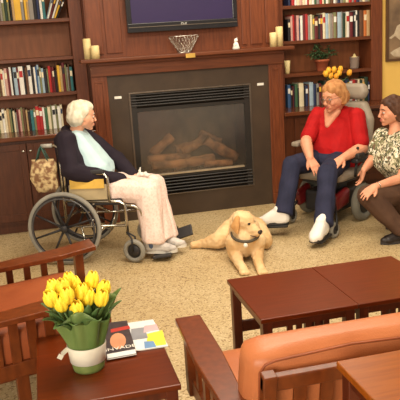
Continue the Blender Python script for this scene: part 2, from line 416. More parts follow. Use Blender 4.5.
def book(x, wd, h, d, z, col, lean, yf, band):
    """upright book, spine to the front, lower left corner of the spine at x"""
    b = MB(); cv = .0025
    b.mi = 0
    b.box(0, cv, .004, d, 0, h, .0008).box(wd-cv, wd, .004, d, 0, h, .0008)
    n = 5; prof = [(wd*k/n, .004-.005*math.sin(math.pi*k/n)) for k in range(n+1)]
    poly = prof+[(wd, .008), (0, .008)]
    b.prism(poly, 0, h)
    b.mi = 1; b.box(cv, wd-cv, .008, d-.004, .003, h-.003)
    if band and wd > .014:
        b.mi = 2; b.prism([(wd*.12, -.0035), (wd*.88, -.0035), (wd*.88, .003), (wd*.12, .003)], h*.62, h*.84)
    M = Matrix.Translation((x, yf, z)) @ Matrix.Rotation(lean, 4, 'Y')
    b.bm.transform(M)
    return obj('book', b, [BM[col], PAGES, BM[band or 'cream']], None, origin=(x+wd/2, yf, z))
def row(spec, z, where, shelfname, hmax, seed, xend=None):
    """spec: list of (u0, u1, colour, height fraction[, lean]) in photograph columns, set as real widths on the shelf"""
    rnd = random.Random(seed); n = 0; lastx = -9
    for s in spec:
        u0, u1, col, hf = s[:4]; lean = s[4] if len(s) > 4 else 0
        vv = 200
        k = UY+.02
        def xof(u):
            lo = aty(u, VROW[shelfname], k); return lo.x
        x0, x1 = max(xof(u0), lastx+.0006), xof(u1)-.0008
        if x1-x0 < .006: x1 = x0+.006
        n += 1
        h = hmax*hf; d = rnd.uniform(.15, .2)
        band = rnd.choice(['cream', 'yellow', None, None, None, None, None, 'white', None, 'black']) if col not in ('cream', 'white', 'yellow') else rnd.choice(['red', 'navy', None, None, None, None, 'black'])
        wd = x1-x0
        if lean: wd = wd*.9
        o = book(x0, wd, h, d, z+.0006+(math.sin(abs(lean))*0), col, lean, k+rnd.uniform(0, .012) , band)
        if lean > 0: o.location.z += wd*math.sin(lean)
        lastx = x1 if not lean else x0+wd*math.cos(lean)
        size = 'thick' if wd > .03 else ('thin' if wd < .018 else 'medium')
        ht = 'tall' if hf > .88 else ('short' if hf < .72 else 'mid-height')
        st = 'leaning' if lean else 'upright'
        tag(o, '%s %s %s book, %s from left in %s' % (ht, st, col.replace('_', ' '), ordinal(n), where), 'book', 'books in '+where)
VROW = dict(la=15, lb=90, lc=125, ra=8, rb=36, rc=100)
def auto(u0, u1, seed, fixed=(), pal=None, wmin=1.6, wmax=3.2):
    """fill gaps between the fixed books with varied ones"""
    rnd = random.Random(seed); out = []; u = u0; fixed = sorted(fixed)
    pal = pal or ['black', 'navy', 'maroon', 'cream', 'white', 'grey', 'dark_green', 'teal', 'brown', 'tan', 'pale_blue', 'red', 'olive', 'pink', 'green']
    last = None
    def fill(a, b):
        nonlocal last
        while b-a > .8:
            wd = min(rnd.uniform(wmin, wmax), b-a)
            if b-a-wd < .9: wd = b-a
            c = rnd.choice([p for p in pal if p != last]); last = c
            out.append((a, a+wd, c, rnd.uniform(.7, .98))); a += wd
    for f in fixed:
        fill(u, f[0]); out.append(f); u = f[1]; last = f[2]
    fill(u, u1); return out
row(auto(-11, 48, 1, [(-6, -2, 'cream', .9), (0, 2.5, 'grey', .95), (2.5, 5, 'olive', .9), (5, 8, 'dark_green', .95), (8, 10, 'olive', .92), (10.5, 12.5, 'black', .9), (12.5, 15, 'tan', .95), (15, 21.5, 'yellow', .98), (21.5, 24.5, 'grey', .9), (25, 27.5, 'yellow', .95), (27.5, 29.5, 'tan', .9), (29.5, 34, 'grey', .97), (34, 37.5, 'black', .97), (37.5, 40, 'navy', .9), (40.5, 43, 'white', .95)])[:-1]
    + [(43.5, 45.2, 'pale_blue', .82, .33), (46.8, 48.8, 'white', .80, .345), (49, 51, 'maroon', .78, .37), (51.4, 53.4, 'white', .74, .40), (53.8, 55.8, 'yellow', .70, .43), (56.2, 58, 'black', .64, .47)], SH[0], "the left bookcase's top shelf", 'la', .30, 11)
row(auto(-12, 74.5, 2, [(0, 2, 'brown', .8), (2, 4.5, 'cream', .9), (4.5, 6, 'white', .85), (6, 9, 'pink', .92), (9, 11, 'maroon', .9), (11, 13.2, 'white', .95), (13.2, 15, 'black', .9), (15, 18.5, 'pale_blue', .93), (18.5, 20.5, 'maroon', .9), (20.5, 25, 'white', .95), (25, 27, 'black', .95), (27, 29.5, 'brown', .9), (29.5, 33, 'white', .97), (33, 35.5, 'black', .9), (35.5, 37.5, 'white', .9), (37.5, 39, 'blue', .92), (41, 43, 'olive', .88), (50, 52.5, 'red', .9), (54, 56, 'maroon', .86), (59, 61.5, 'yellow', .9), (61.5, 64, 'tan', .88), (68.5, 70, 'grey', .82), (71.5, 74.3, 'teal', .82)],
    ['black', 'navy', 'maroon', 'grey', 'dark_green', 'teal', 'brown', 'olive', 'pale_blue']), SH[1]-.343, "the left bookcase's middle shelf", 'lb', .285, 12)
row(auto(-12, 64.5, 3, [(0, 3, 'cream', .8), (3, 5.5, 'white', .9), (5.5, 8, 'cream', .85), (8, 10.5, 'tan', .9), (10.5, 12.5, 'olive', .85), (14, 16, 'cream', .8), (18, 20, 'maroon', .86), (20, 22, 'pink', .85), (24, 26.5, 'brown', .85), (27, 29, 'tan', .8), (37, 40.5, 'red', .92), (40.5, 43.8, 'red', .86), (43.8, 46, 'white', .85), (46, 49, 'green', .82), (49, 52, 'cream', .86), (53.5, 57, 'white', .88), (59, 62, 'white', .85), (62, 64, 'cream', .9)],
    ['black', 'teal', 'navy', 'olive', 'dark_green', 'grey', 'brown']), .9385, 'the row standing on the left countertop', 'lc', .255, 13)
row(auto(289, 370.5, 4, [(292, 295, 'red', .9), (303, 306, 'cream', .9), (312, 315, 'white', .9)]), SH[0], "the right bookcase's top shelf", 'ra', .28, 14)
row(auto(288, 370.5, 5, [(288.5, 291, 'black', .8), (291, 293, 'pink', .9), (293, 295.2, 'red', .95), (295.2, 297, 'maroon', .9), (297, 299.5, 'pink', .92), (301, 303.5, 'white', .9), (306, 308.5, 'red', .95), (311, 313, 'cream', .92), (313, 315, 'olive', .9), (319, 320.8, 'black', .9), (326, 329, 'pale_blue', .93), (330, 333, 'grey', .92), (334, 337, 'olive', .95), (338, 342, 'pale_blue', .95), (343, 346, 'dark_green', .9), (347, 350, 'white', .95), (350, 353.5, 'maroon', .92), (354, 356, 'black', .95), (356, 357.6, 'white', .98), (357.6, 360, 'black', .95), (360, 364, 'brown', .98), (364, 367, 'orange', .96), (367, 370.4, 'tan', .97)],
    ['maroon', 'teal', 'cream', 'grey', 'brown', 'pink', 'navy', 'olive']), SH[1], "the right bookcase's middle shelf", 'rb', .28, 15)
row(auto(287.5, 370, 6, [(288, 291, 'blue', .9), (291, 293, 'black', .8), (294, 295.6, 'black', .86), (295.6, 298.5, 'green', .9), (299.5, 304, 'cream', .93), (304, 306, 'black', .8), (306, 308.5, 'navy', .82), (308.5, 310, 'brown', .85), (310, 314, 'pale_blue', .93), (314, 316.5, 'navy', .85), (317, 319.5, 'grey', .84), (319.5, 322, 'maroon', .86), (350, 353, 'white', .85), (353, 356, 'red', .9), (356, 358, 'maroon', .88), (358, 360, 'cream', .9), (363, 365, 'tan', .9)],
    ['black', 'maroon', 'navy', 'brown', 'dark_green']), .9385, 'the row standing on the right countertop', 'rc', .27, 16)

# ------------------------------------------------------------------ things in the right bookcase
zs = SH[2]+.0008
YV = UY+.10
p = aty(287.5, 72, YV-.05); gx, gy = p.x, YV-.05
gb = thing('tumbler', 'ivory tumbler at the left end of the plant shelf, by the mantel', 'cup', (gx, gy, zs))
obj('cup', MB().lathe([(0, 0), (.021, 0), (.023, .01), (.033, .14), (.030, .14), (.020, .014), (0, .012)], (gx, gy, zs)), CREAM, gb)
# plant
p = aty(322, 70, YV); px_, py_ = p.x, YV
pt = thing('potted_plant', 'leafy green houseplant in a terracotta pot on the right bookcase shelf', 'plant', (px_, py_, zs))
TERRA = mat('terracotta', (168, 88, 56), .8, rgb2=(150, 76, 48), scale=8)
obj('pot', MB().lathe([(0, 0), (.05, 0), (.055, .01), (.075, .1), (.082, .1), (.084, .125), (.074, .125), (.068, .105), (0, .1)], (px_, py_, zs)), TERRA, pt)
LEAFD = mat('plant_leaf', (52, 78, 44), .5, .4, rgb2=(84, 110, 70), scale=30)
rnd = random.Random(5)
def leaf_mesh(mb, base, dirv, L, wd, droop=.3, n=6, twist=0, up=Vector((0, 0, 1))):
    d = Vector(dirv).normalized(); side = d.cross(up)
    if side.length < .05: side = Vector((1, 0, 0))
    side.normalize(); side = Matrix.Rotation(twist, 3, d) @ side
    nn = side.cross(d); rows = []
    for k in range(n+1):
        t = k/n; c = Vector(base)+d*L*t+Vector((0, 0, -droop*L*t*t)); hw = wd*math.sin(math.pi*min(1, (t*.93+.04)))**.8*(1-.25*t)
        rows.append([mb.bm.verts.new(c-side*hw+nn*hw*.35), mb.bm.verts.new(c), mb.bm.verts.new(c+side*hw+nn*hw*.35)])
    for A, B in zip(rows, rows[1:]):
        for k in range(2):
            f = mb.bm.faces.new((A[k], A[k+1], B[k+1], B[k])); f.smooth = True; f.material_index = mb.mi
def solid(o, t):
    md = o.modifiers.new('thickness', 'SOLIDIFY'); md.thickness = t; md.offset = 0
lf = MB(); stm = MB()
for k in range(26):
    a = rnd.uniform(0, math.tau); tip = Vector((px_+math.cos(a)*rnd.uniform(.05, .20), py_-.02+math.sin(a)*rnd.uniform(.02, .08), zs+rnd.uniform(.13, .30)))
    b0 = Vector((px_+.03*math.cos(a), py_+.03*math.sin(a), zs+.1)); mid = b0.lerp(tip, .5)+Vector((0, 0, .04))
    stm.tube([b0, mid, tip], .002, 5)
    for q in range(7):
        c = mid.lerp(tip, q/6); aa = rnd.uniform(0, math.tau)
        leaf_mesh(lf, c, (math.cos(aa), .6*math.sin(aa), rnd.uniform(-.4, .5)), rnd.uniform(.035, .06), .012, .4, 4)
o = obj('foliage', lf, LEAFD, pt); solid(o, .0008); o['kind'] = 'stuff'
obj('stems', stm, LEAFD, pt)
# grey cup with candle
p = aty(354.5, 69, YV); qx, qy = p.x, YV
vc = thing('votive_holder', 'grey ribbed glass votive holder on the plant shelf, right end', 'candle holder', (qx, qy, zs))
obj('glass', MB().lathe([(0, 0), (.045, 0), (.048, .01), (.054, .12), (.058, .125), (.052, .125), (.046, .02), (0, .015)], (qx, qy, zs)), mat('smoky_glass', (150, 132, 120), .25, .5), vc)
obj('candle', MB().lathe([(0, .02), (.035, .02), (.035, .128), (.018, .132), (.014, .15), (0, .165)], (qx, qy, zs)), CREAM, vc)

# ------------------------------------------------------------------ tulips
YEL = mat('tulip_yellow', (252, 222, 62), .5, .35, rgb2=(246, 178, 44), scale=26, stretch=(1, 1, .25), lo=.5, hi=.85)
YEL2 = mat('tulip_amber', (248, 200, 66), .5, .35, rgb2=(236, 156, 44), scale=26, stretch=(1, 1, .25))
GREEN = mat('tulip_leaf', (92, 118, 62), .5, .4, rgb2=(64, 92, 44), scale=10, stretch=(1, 1, .3))
GREEND = mat('tulip_leaf_dark', (60, 86, 46), .5, .4, rgb2=(84, 112, 62), scale=10, stretch=(1, 1, .3))
def bloom(c, axis, s, material, parent):
    """six cupped petals"""
    a = Vector(axis).normalized(); x = a.orthogonal().normalized(); y = a.cross(x); mb = MB(); c = Vector(c)
    for ring in range(2):
        for k in range(3):
            th = math.tau*(k/3+ring/6); rs = s*(1.0 if ring else .93)
            rows = []
            for q in range(7):
                t = q/6; rad = rs*(.16+.56*math.sin(math.pi*(t**.8)*.80+.22))*.80; h = s*1.6*t
                hw = .95*math.sin(math.pi*min(.97, t*.80+.14))**.6
                rw = []
                for j in range(5):
                    ph = th+(j-2)/2*hw; rr = rad*(1+.05*abs(j-2))
                    rw.append(mb.bm.verts.new(c+a*(h-.06*s*abs(j-2)*(t > .7))+(x*math.cos(ph)+y*math.sin(ph))*rr))
                rows.append(rw)
            for A, B in zip(rows, rows[1:]):
                for j in range(4):
                    f = mb.bm.faces.new((A[j], A[j+1], B[j+1], B[j])); f.smooth = True
    o = obj('tulip_bloom', mb, material, parent); solid(o, .002); return o
# bouquet on the near side table
TZ = .45
bc_ = atz(90, 372, TZ+.0015); BX, BY = bc_.x, bc_.y+.045
bq = thing('tulip_bouquet', 'bouquet of yellow tulips wrapped in green with a white ribbon on the near table', 'flowers', (BX, BY, TZ+.001))
R0 = .066
obj('pot', MB().lathe([(0, 0), (R0*.96, 0), (R0*1.0, .012), (R0*1.14, .10), (R0*1.06, .10), (0, .09)], (BX, BY, TZ+.001)), mat('pot_green', (122, 134, 74), .6, rgb2=(98, 116, 58), scale=14, stretch=(1, 1, .2)), bq)
wr = MB(); n = 60; rows = []
for q in range(9):
    t = q/8; rw = []
    for k in range(n):
        a = math.tau*k/n; pleat = math.sin(a*9)*.014*t**.7+math.sin(a*4+1)*.014*t*t
        r = R0*1.12+.042*t**1.2+pleat; z = TZ+.102+.168*t-(.012*t-.035*t*math.sin(a*3+.6))
        rw.append(wr.bm.verts.new((BX+r*math.cos(a), BY+r*math.sin(a), z)))
    rows.append(rw)
for A, B in zip(rows, rows[1:]):
    for k in range(n):
        f = wr.bm.faces.new((A[k], A[(k+1) % n], B[(k+1) % n], B[k])); f.smooth = True
o = obj('wrapping', wr, mat('green_tissue', (112, 132, 76), .55, rgb2=(84, 110, 54), scale=9, stretch=(1, 1, .2)), bq); solid(o, .0015)
RIB = mat('white_ribbon', (236, 232, 216), .4, .5)
obj('ribbon', MB().lathe([(R0*1.04, .038), (R0*1.11, .040), (R0*1.22, .110), (R0*1.20, .114), (R0*1.08, .08)], (BX, BY, TZ), seg=40), RIB, bq)
rt_ = MB(); pts = [Vector((BX-R0*1.2, BY-.01, TZ+.10)), Vector((BX-R0*1.2-.025, BY-.03, TZ+.09)), Vector((BX-R0*1.2-.036, BY-.035, TZ+.075))]
for a, b in zip(pts, pts[1:]):
    d = (b-a).normalized(); s_ = Vector((.3, .2, 1)).cross(d).normalized().cross(d)*.011
    rt_.bm.faces.new([rt_.bm.verts.new(v) for v in (a-s_, a+s_, b+s_, b-s_)])
o = obj('ribbon_end', rt_, RIB, bq); solid(o, .002)
blooms = [(52, 299, 0), (64, 288, 1), (75, 286, 2), (62, 304, 0), (77, 310, 0), (88, 298, 1), (92, 281, 2), (103, 290, 1), (55, 289, 2), (68, 296, 0), (101, 299, 0), (82, 293, 1), (70, 282, 2)]
for k, (u, v, dd) in enumerate(blooms):
    c = aty(u, v+3, BY-.06+.055*dd); ax = Vector(((u-76)*.011, -.15+.12*dd, 1))
    root = Vector((BX+(c.x-BX)*.25, BY+(c.y-BY)*.25, TZ+.11)); s = .047
    base = c-ax.normalized()*.02
    bl = bloom(base, ax, s, YEL, bq)
    obj('stem', MB().tube([root, root.lerp(base, .5)+Vector((0, 0, .01)), base+ax.normalized()*.004], .0035, 6), GREEN, bl)
for (du, dv, dz, L, wd, dr, dk) in ((-.13, -.05, .05, .17, .022, .25, 1), (-.10, -.10, .02, .16, .026, .5, 0), (-.03, -.11, .07, .15, .026, .2, 0), (.06, -.11, .08, .14, .024, .1, 1), (.12, -.03, .12, .16, .026, .15, 0), (.08, .06, .15, .18, .024, .1, 1), (-.09, .07, .12, .17, .024, .2, 1), (.02, -.12, .12, .16, .022, .05, 1), (-.15, .0, .06, .16, .018, .35, 0), (.10, -.08, .10, .17, .022, .2, 0), (-.06, -.10, .10, .14, .022, .1, 1), (.0, .1, .15, .18, .02, .1, 0), (-.16, -.07, .07, .18, .026, .45, 1), (.15, -.06, .09, .19, .028, .3, 1), (.16, .03, .10, .20, .028, .2, 0), (-.05, -.15, .06, .16, .028, .5, 0), (.06, -.15, .07, .15, .028, .45, 1), (-.16, .04, .09, .19, .026, .3, 0), (-.12, -.12, .05, .17, .024, .6, 1), (.02, -.16, .09, .14, .03, .35, 1)):
    d = Vector((du, dv, dz)); b0 = Vector((BX+du*.5, BY+dv*.5, TZ+.20)); l = MB(); leaf_mesh(l, b0, d*.62+Vector((0, 0, .10)), L*.82, wd*1.15, dr*.8, 8)
    o = obj('leaf', l, GREEND if dk else GREEN, bq); solid(o, .0015)
# bouquet standing on the right countertop, behind the woman in red
vx, vy = aty(335, 95, .2).x, .2
vq = thing('tulip_vase', 'yellow tulips in a vase on the right countertop, behind the woman in red', 'flowers', (vx, vy, .9385))
obj('vase', MB().lathe([(0, 0), (.045, 0), (.055, .03), (.05, .12), (.04, .16), (.05, .2), (.045, .2), (0, .15)], (vx, vy, .9385)), mat('vase_glass', (150, 150, 120), .2, .5), vq)
for (u, v) in ((326, 73), (329, 69.5), (334, 69), (331, 75), (339, 72), (340, 68.5), (348.5, 72), (336, 75.5)):
    c = aty(u, v+2, vy-.03); bl = bloom(c-Vector((0, 0, .02)), ((u-336)*.02, -.15, 1), .044, YEL2, vq)
    obj('stem', MB().tube([(vx, vy, 1.1), c.lerp(Vector((vx, vy, 1.1)), .5), c-Vector((0, 0, .016))], .0035, 6), GREEND, bl)
for k in range(7):
    l = MB(); a = k*math.tau/7; leaf_mesh(l, (vx+.02*math.cos(a), vy+.02*math.sin(a), 1.12), (math.cos(a)*.5, math.sin(a)*.5, .9), .16, .02, .3, 7)
    o = obj('leaf', l, GREEND, vq); solid(o, .0015)

# ------------------------------------------------------------------ framed picture on the yellow wall
p0 = aty(386, 62, YW-.02); fx0 = p0.x; fz0 = p0.z
pc = thing('framed_picture', 'dark framed sepia picture of a figure in white on the yellow wall', 'picture', (fx0+.3, YW-.015, fz0))
fw, fh, ft = .55, .82, .03
obj('frame', MB().box(fx0, fx0+fw, YW-.03, YW-.001, fz0, fz0+ft, .004).box(fx0, fx0+fw, YW-.03, YW-.001, fz0+fh-ft, fz0+fh, .004).box(fx0, fx0+ft, YW-.0295, YW-.001, fz0+ft-.002, fz0+fh-ft+.002, .003).box(fx0+fw-ft, fx0+fw, YW-.0295, YW-.001, fz0+ft-.002, fz0+fh-ft+.002, .003), mat('frame_brown', (92, 62, 36), .45), pc)
pp = MB().box(fx0+ft-.004, fx0+fw-.004, YW-.014, YW-.004, fz0+ft-.004, fz0+fh-ft+.004)
pn = obj('print', pp, mat('sepia_print', (150, 122, 92), .6, rgb2=(104, 84, 66), scale=4), pc)
PALE = mat('pale_print', (206, 190, 164), .7, rgb2=(180, 160, 132), scale=14)
def flat(pts, y, t=.001):
    g = MB(); g.prism([(a, b) for a, b in pts], 0, t, M=Matrix.Translation((0, y, 0)) @ Matrix.Rotation(math.pi/2, 4, 'X')); return g
def pu(u, v): q = aty(u, v, YW-.0145); return (q.x, q.z)
obj('figure_shape', flat([pu(389, 38), pu(394, 34), pu(397, 26), pu(403, 22), pu(418, 30), pu(416, 40), pu(400, 40), pu(395, 36), pu(391, 39)], YW-.0142), PALE, pn)
obj('drapery_shape', flat([pu(390, 53), pu(394, 50), pu(400, 47), pu(418, 46), pu(418, 57), pu(394, 56.5)], YW-.0142), PALE, pn)

# ------------------------------------------------------------------ mission furniture
def side_table(x0, x1, yb, yf, z, label, slats=True, group=None, low=.15, topm=None):
    t = thing('side_table', label, 'table', ((x0+x1)/2, (yb+yf)/2, 0), group)
    obj('tabletop', MB().box(x0, x1, yf, yb, z-.024, z, .004), topm or TABLE, t)
    o = .012; L = .048
    ap = MB(); 
    for (a, b, c, d) in ((x0+o+L-.01, x1-o-L+.01, yf+o+.006, yf+o+.03), (x0+o+L-.01, x1-o-L+.01, yb-o-.03, yb-o-.006), (x0+o+.006, x0+o+.03, yf+o+L-.01, yb-o-L+.01), (x1-o-.03, x1-o-.006, yf+o+L-.01, yb-o-L+.01)):
        ap.box(a, b, c, d, z-.062, z-.0235)
    obj('apron', ap, TABLEF, t)
    for lx in (x0+o, x1-o-L):
        for ly in (yf+o, yb-o-L):
            obj('leg', MB().box(lx, lx+L, ly, ly+L, 0.0005, z-.024, .003), TABLEF, t)
    if slats:
        for y in (yf+o+.012, yb-o-.036):
            obj('stretcher', MB().box(x0+o+L-.002, x1-o-L+.002, y, y+.022, low, low+.062, .003), TABLEF, t)
            xm = (x0+x1)/2
            for k in range(-2, 3):
                obj('slat', MB().box(xm+k*.047-.0145, xm+k*.047+.0145, y+.005, y+.017, low+.06, z-.060), TABLEF, t)
    return t
side_table(.167, .6612, -3.152, -3.732, TZ, 'left one of the two square cherry tables pushed together, beyond the tan leather sofa')
side_table(.6625, 1.157, -3.152, -3.732, TZ, 'right one of the two square cherry tables pushed together, below the crouching woman')
side_table(-.857, -.313, -3.541, -4.19, TZ, 'cherry side table with the tulips and magazines, in the near left')
# tall table behind the sofa
ct = atz(336, 361, .80)
side_table(ct.x, ct.x+.75, ct.y, ct.y-.55, .80, 'glossy tall cherry table at the near right, behind the sofa back', False, topm=mat('table_cherry_lit', (150, 80, 18), .3, .25, rgb2=(134, 68, 14), scale=5, stretch=(1, 12, 12), detail=5))  # same cherry, lightened: reflected light is put into the top's colour

def cushion(x0, x1, y0, y1, z0, z1, bev, M=None, puff=.012):
    t = bmesh.new(); bmesh.ops.create_cube(t, size=1)
    bmesh.ops.subdivide_edges(t, edges=t.edges[:], cuts=9, use_grid_fill=True)
    sx, sy_, sz = (x1-x0)/2, (y1-y0)/2, (z1-z0)/2; c = Vector(((x0+x1)/2, (y0+y1)/2, (z0+z1)/2))
    for v in t.verts:
        p = Vector((v.co.x*2*sx, v.co.y*2*sy_, v.co.z*2*sz))
        q = Vector((max(-sx+bev, min(sx-bev, p.x)), max(-sy_+bev, min(sy_-bev, p.y)), max(-sz+bev, min(sz-bev, p.z))))
        d = p-q
        if d.length > 1e-6: p = q+d.normalized()*bev if sum(1 for k in d if abs(k) > 1e-6) > 1 else p
        fx_, fy_, fz_ = 1-(p.x/sx)**2, 1-(p.y/sy_)**2, 1-(p.z/sz)**2
        p += Vector((math.copysign(1, p.x)*fy_*fz_*(abs(p.x) > sx-.001), math.copysign(1, p.y)*fx_*fz_*(abs(p.y) > sy_-.001), math.copysign(1, p.z)*fx_*fy_*(abs(p.z) > sz-.001)))*puff
        v.co = p+c
    for f in t.faces: f.smooth = True
    if M is not None: t.transform(M)
    g = MB(); g._merge(t); return g

# sofa, seen from behind
SX0, SX1 = -.275, 1.27
sf = thing('sofa', 'wooden frame sofa with tan leather cushions facing the fireplace', 'sofa', (.5, -4.3, 0))
def arm(poly, z, name, parent): return obj(name, MB().prism(poly, z-.028, z, .005), ARMW, parent)
arm([(-.267, -3.90), (-.158, -3.90), (-.160, -4.25), (-.185, -4.75), (-.262, -4.75), (-.278, -4.3)], .60, 'armrest', sf)
arm([(1.16, -3.90), (1.27, -3.90), (1.28, -4.3), (1.265, -4.75), (1.19, -4.75), (1.162, -4.25)], .60, 'armrest', sf)
for sx, s in ((-.225, -1), (1.215, 1)):
    obj('leg', MB().box(sx-.025, sx+.025, -4.02, -3.96, .29, .573, .004), ARMW, sf)
    obj('leg', MB().box(sx-.025, sx+.025, -4.745, -4.69, .29, .573, .004), ARMW, sf)
    obj('side_rail', MB().box(sx-.012, sx+.012, -4.70, -4.01, .30, .37, .003), ARMW, sf)
    for k in range(5):
        y = -4.11-k*.12; obj('slat', MB().box(sx-.008, sx+.008, y-.02, y+.02, .365, .574), ARMW, sf)
    obj('foot', MB().box(sx-.01-s*.06, sx+.04-s*.06, -4.72, -4.12, .0005, .05, .004).box(sx+.0-s*.06, sx+.03-s*.06, -4.45, -4.39, .04, .31), ARMW, sf)
obj('seat_frame', MB().box(-.2, 1.19, -4.66, -3.98, .27, .33, .004), ARMW, sf)
tilt = Matrix.Translation((0, -4.56, .40)) @ Matrix.Rotation(math.radians(10), 4, 'X')
for a, b in ((-.178, .498), (.505, 1.172)):
    obj('seat_cushion', cushion(a, b, -4.56, -3.945, .332, .45, .035), LEATHER, sf)
    M = tilt
    bcu = obj('back_cushion', cushion(a, b, -.07, .085, .03, .385, .045, M), LEATHER, sf)
    ip = MB(); pts = []
    for (x, z) in ((a+.03, .08), (a+.028, .33), (a+.045, .358), (a+.08, .368), ((a+b)/2, .382), (b-.08, .368), (b-.045, .358), (b-.028, .33), (b-.03, .08)):
        pts.append(M @ Vector((x, -.066, z)))
    ip.tube(pts, .004, 6); obj('piping', ip, PIPE, bcu)
brl = MB().box(-.165, 1.16, -.03, .0, .292, .345, .005, Matrix.Translation((0, -4.675, .40)) @ Matrix.Rotation(math.radians(10), 4, 'X'))
obj('top_rail', brl, ARMW, sf)
MT = Matrix.Translation((0, -4.675, .40)) @ Matrix.Rotation(math.radians(10), 4, 'X')
obj('back_rail', MB().box(-.165, 1.16, -.028, -.004, -.04, .03, .004, MT), ARMW, sf)
for x in (-.165, 1.12):
    obj('back_post', MB().box(x, x+.045, -.036, .006, -.12, .352, .004, MT), ARMW, sf)
for k in range(13):
    x = -.06+k*.09; obj('back_slat', MB().box(x, x+.04, -.022, -.01, .028, .294, 0, MT), ARMW, sf)

# armchair at the left
LEATHERD = mat('dark_tan_leather', (152, 80, 44), .5, .3, rgb2=(140, 70, 38), scale=4, bump=.1, bscale=160)  # darker tone of tan leather than on the sofa
ac = thing('armchair', 'wooden slatted armchair with tan leather seat beside the tulip table', 'armchair', (-.8, -3.1, 0))
arm([(-1.32, -2.86), (-1.029, -2.775), (-.695, -2.645), (-.516, -2.53), (-.491, -2.705), (-.702, -2.81), (-1.024, -2.895), (-1.32, -2.95)], .60, 'armrest', ac)
arm([(-1.32, -3.60), (-.997, -3.535), (-.797, -3.455), (-.60, -3.36), (-.575, -3.51), (-.80, -3.61), (-1.0, -3.665), (-1.32, -3.70)], .60, 'armrest', ac)
def ln_(a, b, t): return Vector(a).lerp(Vector(b), t)
for (A, B) in (((-1.27, -2.90, 0), (-.575, -2.69, 0)), ((-1.27, -3.655, 0), (-.585, -3.44, 0))):
    d = (Vector(B)-Vector(A)); ang = math.atan2(d.y, d.x); Ld = d.length
    M = Matrix.Translation(A) @ Matrix.Rotation(ang, 4, 'Z')
    obj('leg', MB().box(Ld-.05, Ld, -.022, .022, .265, .573, .004, M), ARMW, ac)
    obj('leg', MB().box(-.02, .03, -.022, .022, .265, .573, .004, M), ARMW, ac)
    obj('side_rail', MB().box(.02, Ld-.04, -.012, .012, .28, .352, .003, M), ARMW, ac)
    for k in range(6):
        x = Ld-.05-.085-k*(.098 if A[1] > -3 else .083); hw = .018 if A[1] > -3 else .021
        obj('slat', MB().box(x-hw, x+hw, -.007, .007, .345, .574, 0, M), ARMW, ac)
    obj('foot', MB().box(.12, Ld-.12, .03 if A[1] < -3 else -.07, .07 if A[1] < -3 else -.03, .0005, .05, .004, M).box(Ld/2-.03, Ld/2+.03, .035 if A[1] < -3 else -.065, .065 if A[1] < -3 else -.035, .04, .30, .003, M), ARMW, ac)
M = Matrix.Translation((-1.27, -3.27, 0)) @ Matrix.Rotation(math.radians(16), 4, 'Z')
obj('seat_frame', MB().box(.0, .62, -.31, .31, .24, .30, .004, M), ARMW, ac)
cs = obj('seat_cushion', cushion(.06, .72, -.345, .325, .302, .505, .035, M), LEATHERD, ac)
obj('back_cushion', cushion(-.08, .08, -.30, .30, .50, .84, .04, M), LEATHERD, ac)
obj('top_rail', MB().box(-.11, -.08, -.34, .34, .72, .79, .004, M), ARMW, ac)
for y in (-.34, .30): obj('back_post', MB().box(-.12, -.075, y, y+.04, .21, .80, .004, M), ARMW, ac)

# ------------------------------------------------------------------ magazines
def magazine(c4, z, t, label, cover, deco):
    c = sum((Vector((p[0], p[1], 0)) for p in c4), Vector())/4
    r = thing('magazine', label, 'magazine', (c.x, c.y, z))
    obj('pages', MB().prism([(c.x+(p[0]-c.x)*.985, c.y+(p[1]-c.y)*.985) for p in c4], z+.0004, z+t-.0006), WHITE, r)
    cv = obj('cover', MB().prism(c4, z+t-.0006, z+t), cover, r)
    U_ = Vector((c4[1][0]-c4[0][0], c4[1][1]-c4[0][1], 0)); V_ = Vector((c4[3][0]-c4[0][0], c4[3][1]-c4[0][1], 0)); O = Vector((c4[0][0], c4[0][1], z+t))
    def P(a, b): q = O+U_*a+V_*b; return (q.x, q.y)
    for i, (nm, pts, mm) in enumerate(deco):
        obj(nm, MB().prism([P(a, b) for a, b in pts], z+t+.0001, z+t+.0003+.0001*i), mm, cv)
    return cv, O, U_, V_
def zz(u, v, z): q = atz(u, v, z); return (q.x, q.y)
DARKC = mat('mag_dark', (52, 46, 52), .35, rgb2=(70, 60, 62), scale=20)
SKINP = mat('mag_face', (214, 150, 112), .4); REDP = mat('mag_red', (190, 60, 50), .4); LTP = mat('mag_light', (226, 226, 222), .35, rgb2=(200, 206, 212), scale=18)
YP = mat('mag_yellow', (244, 222, 70), .4); BP = mat('mag_blue', (110, 150, 196), .4); PK = mat('mag_pink', (206, 170, 176), .4); GP = mat('mag_grey', (140, 142, 150), .4)
zt = TZ+.0008
# lower white magazine with yellow patch, then the dark one on its left edge
c4 = [zz(121, 354, zt), zz(168.5, 347, zt), zz(153, 320.5, zt), zz(117, 325.5, zt)]
magazine(c4, zt, .006, 'white and yellow magazine lying on the tulip table, right of the dark one', LTP,
    [('patch', [(.55, .05), (.97, .05), (.97, .55), (.62, .5)], YP), ('photo', [(.25, .35), (.62, .35), (.6, .75), (.3, .75)], GP), ('photo', [(.55, .55), (.9, .58), (.88, .8), (.6, .8)], PK), ('photo', [(.5, .02), (.75, .02), (.72, .22), (.52, .25)], BP), ('photo', [(.02, .4), (.2, .4), (.2, .95), (.05, .95)], DARKC)])
z2 = zt+.0066
c4 = [zz(107, 360.5, z2), zz(137, 355, z2), zz(127, 321.5, z2), zz(103, 324.5, z2)]
cv, O, U_, V_ = magazine(c4, z2, .006, 'dark magazine with a face on its cover, lying against the tulip pot', DARKC,
    [('portrait', [(.25+.28*math.cos(a)*1.0+.2, .42+.22*math.sin(a)) for a in [k*math.tau/14 for k in range(14)]], SKINP), ('band', [(.25, .68), (.95, .70), (.93, .8), (.25, .78)], REDP), ('strip', [(.02, .01), (.98, .01), (.98, .12), (.02, .12)], LTP)])
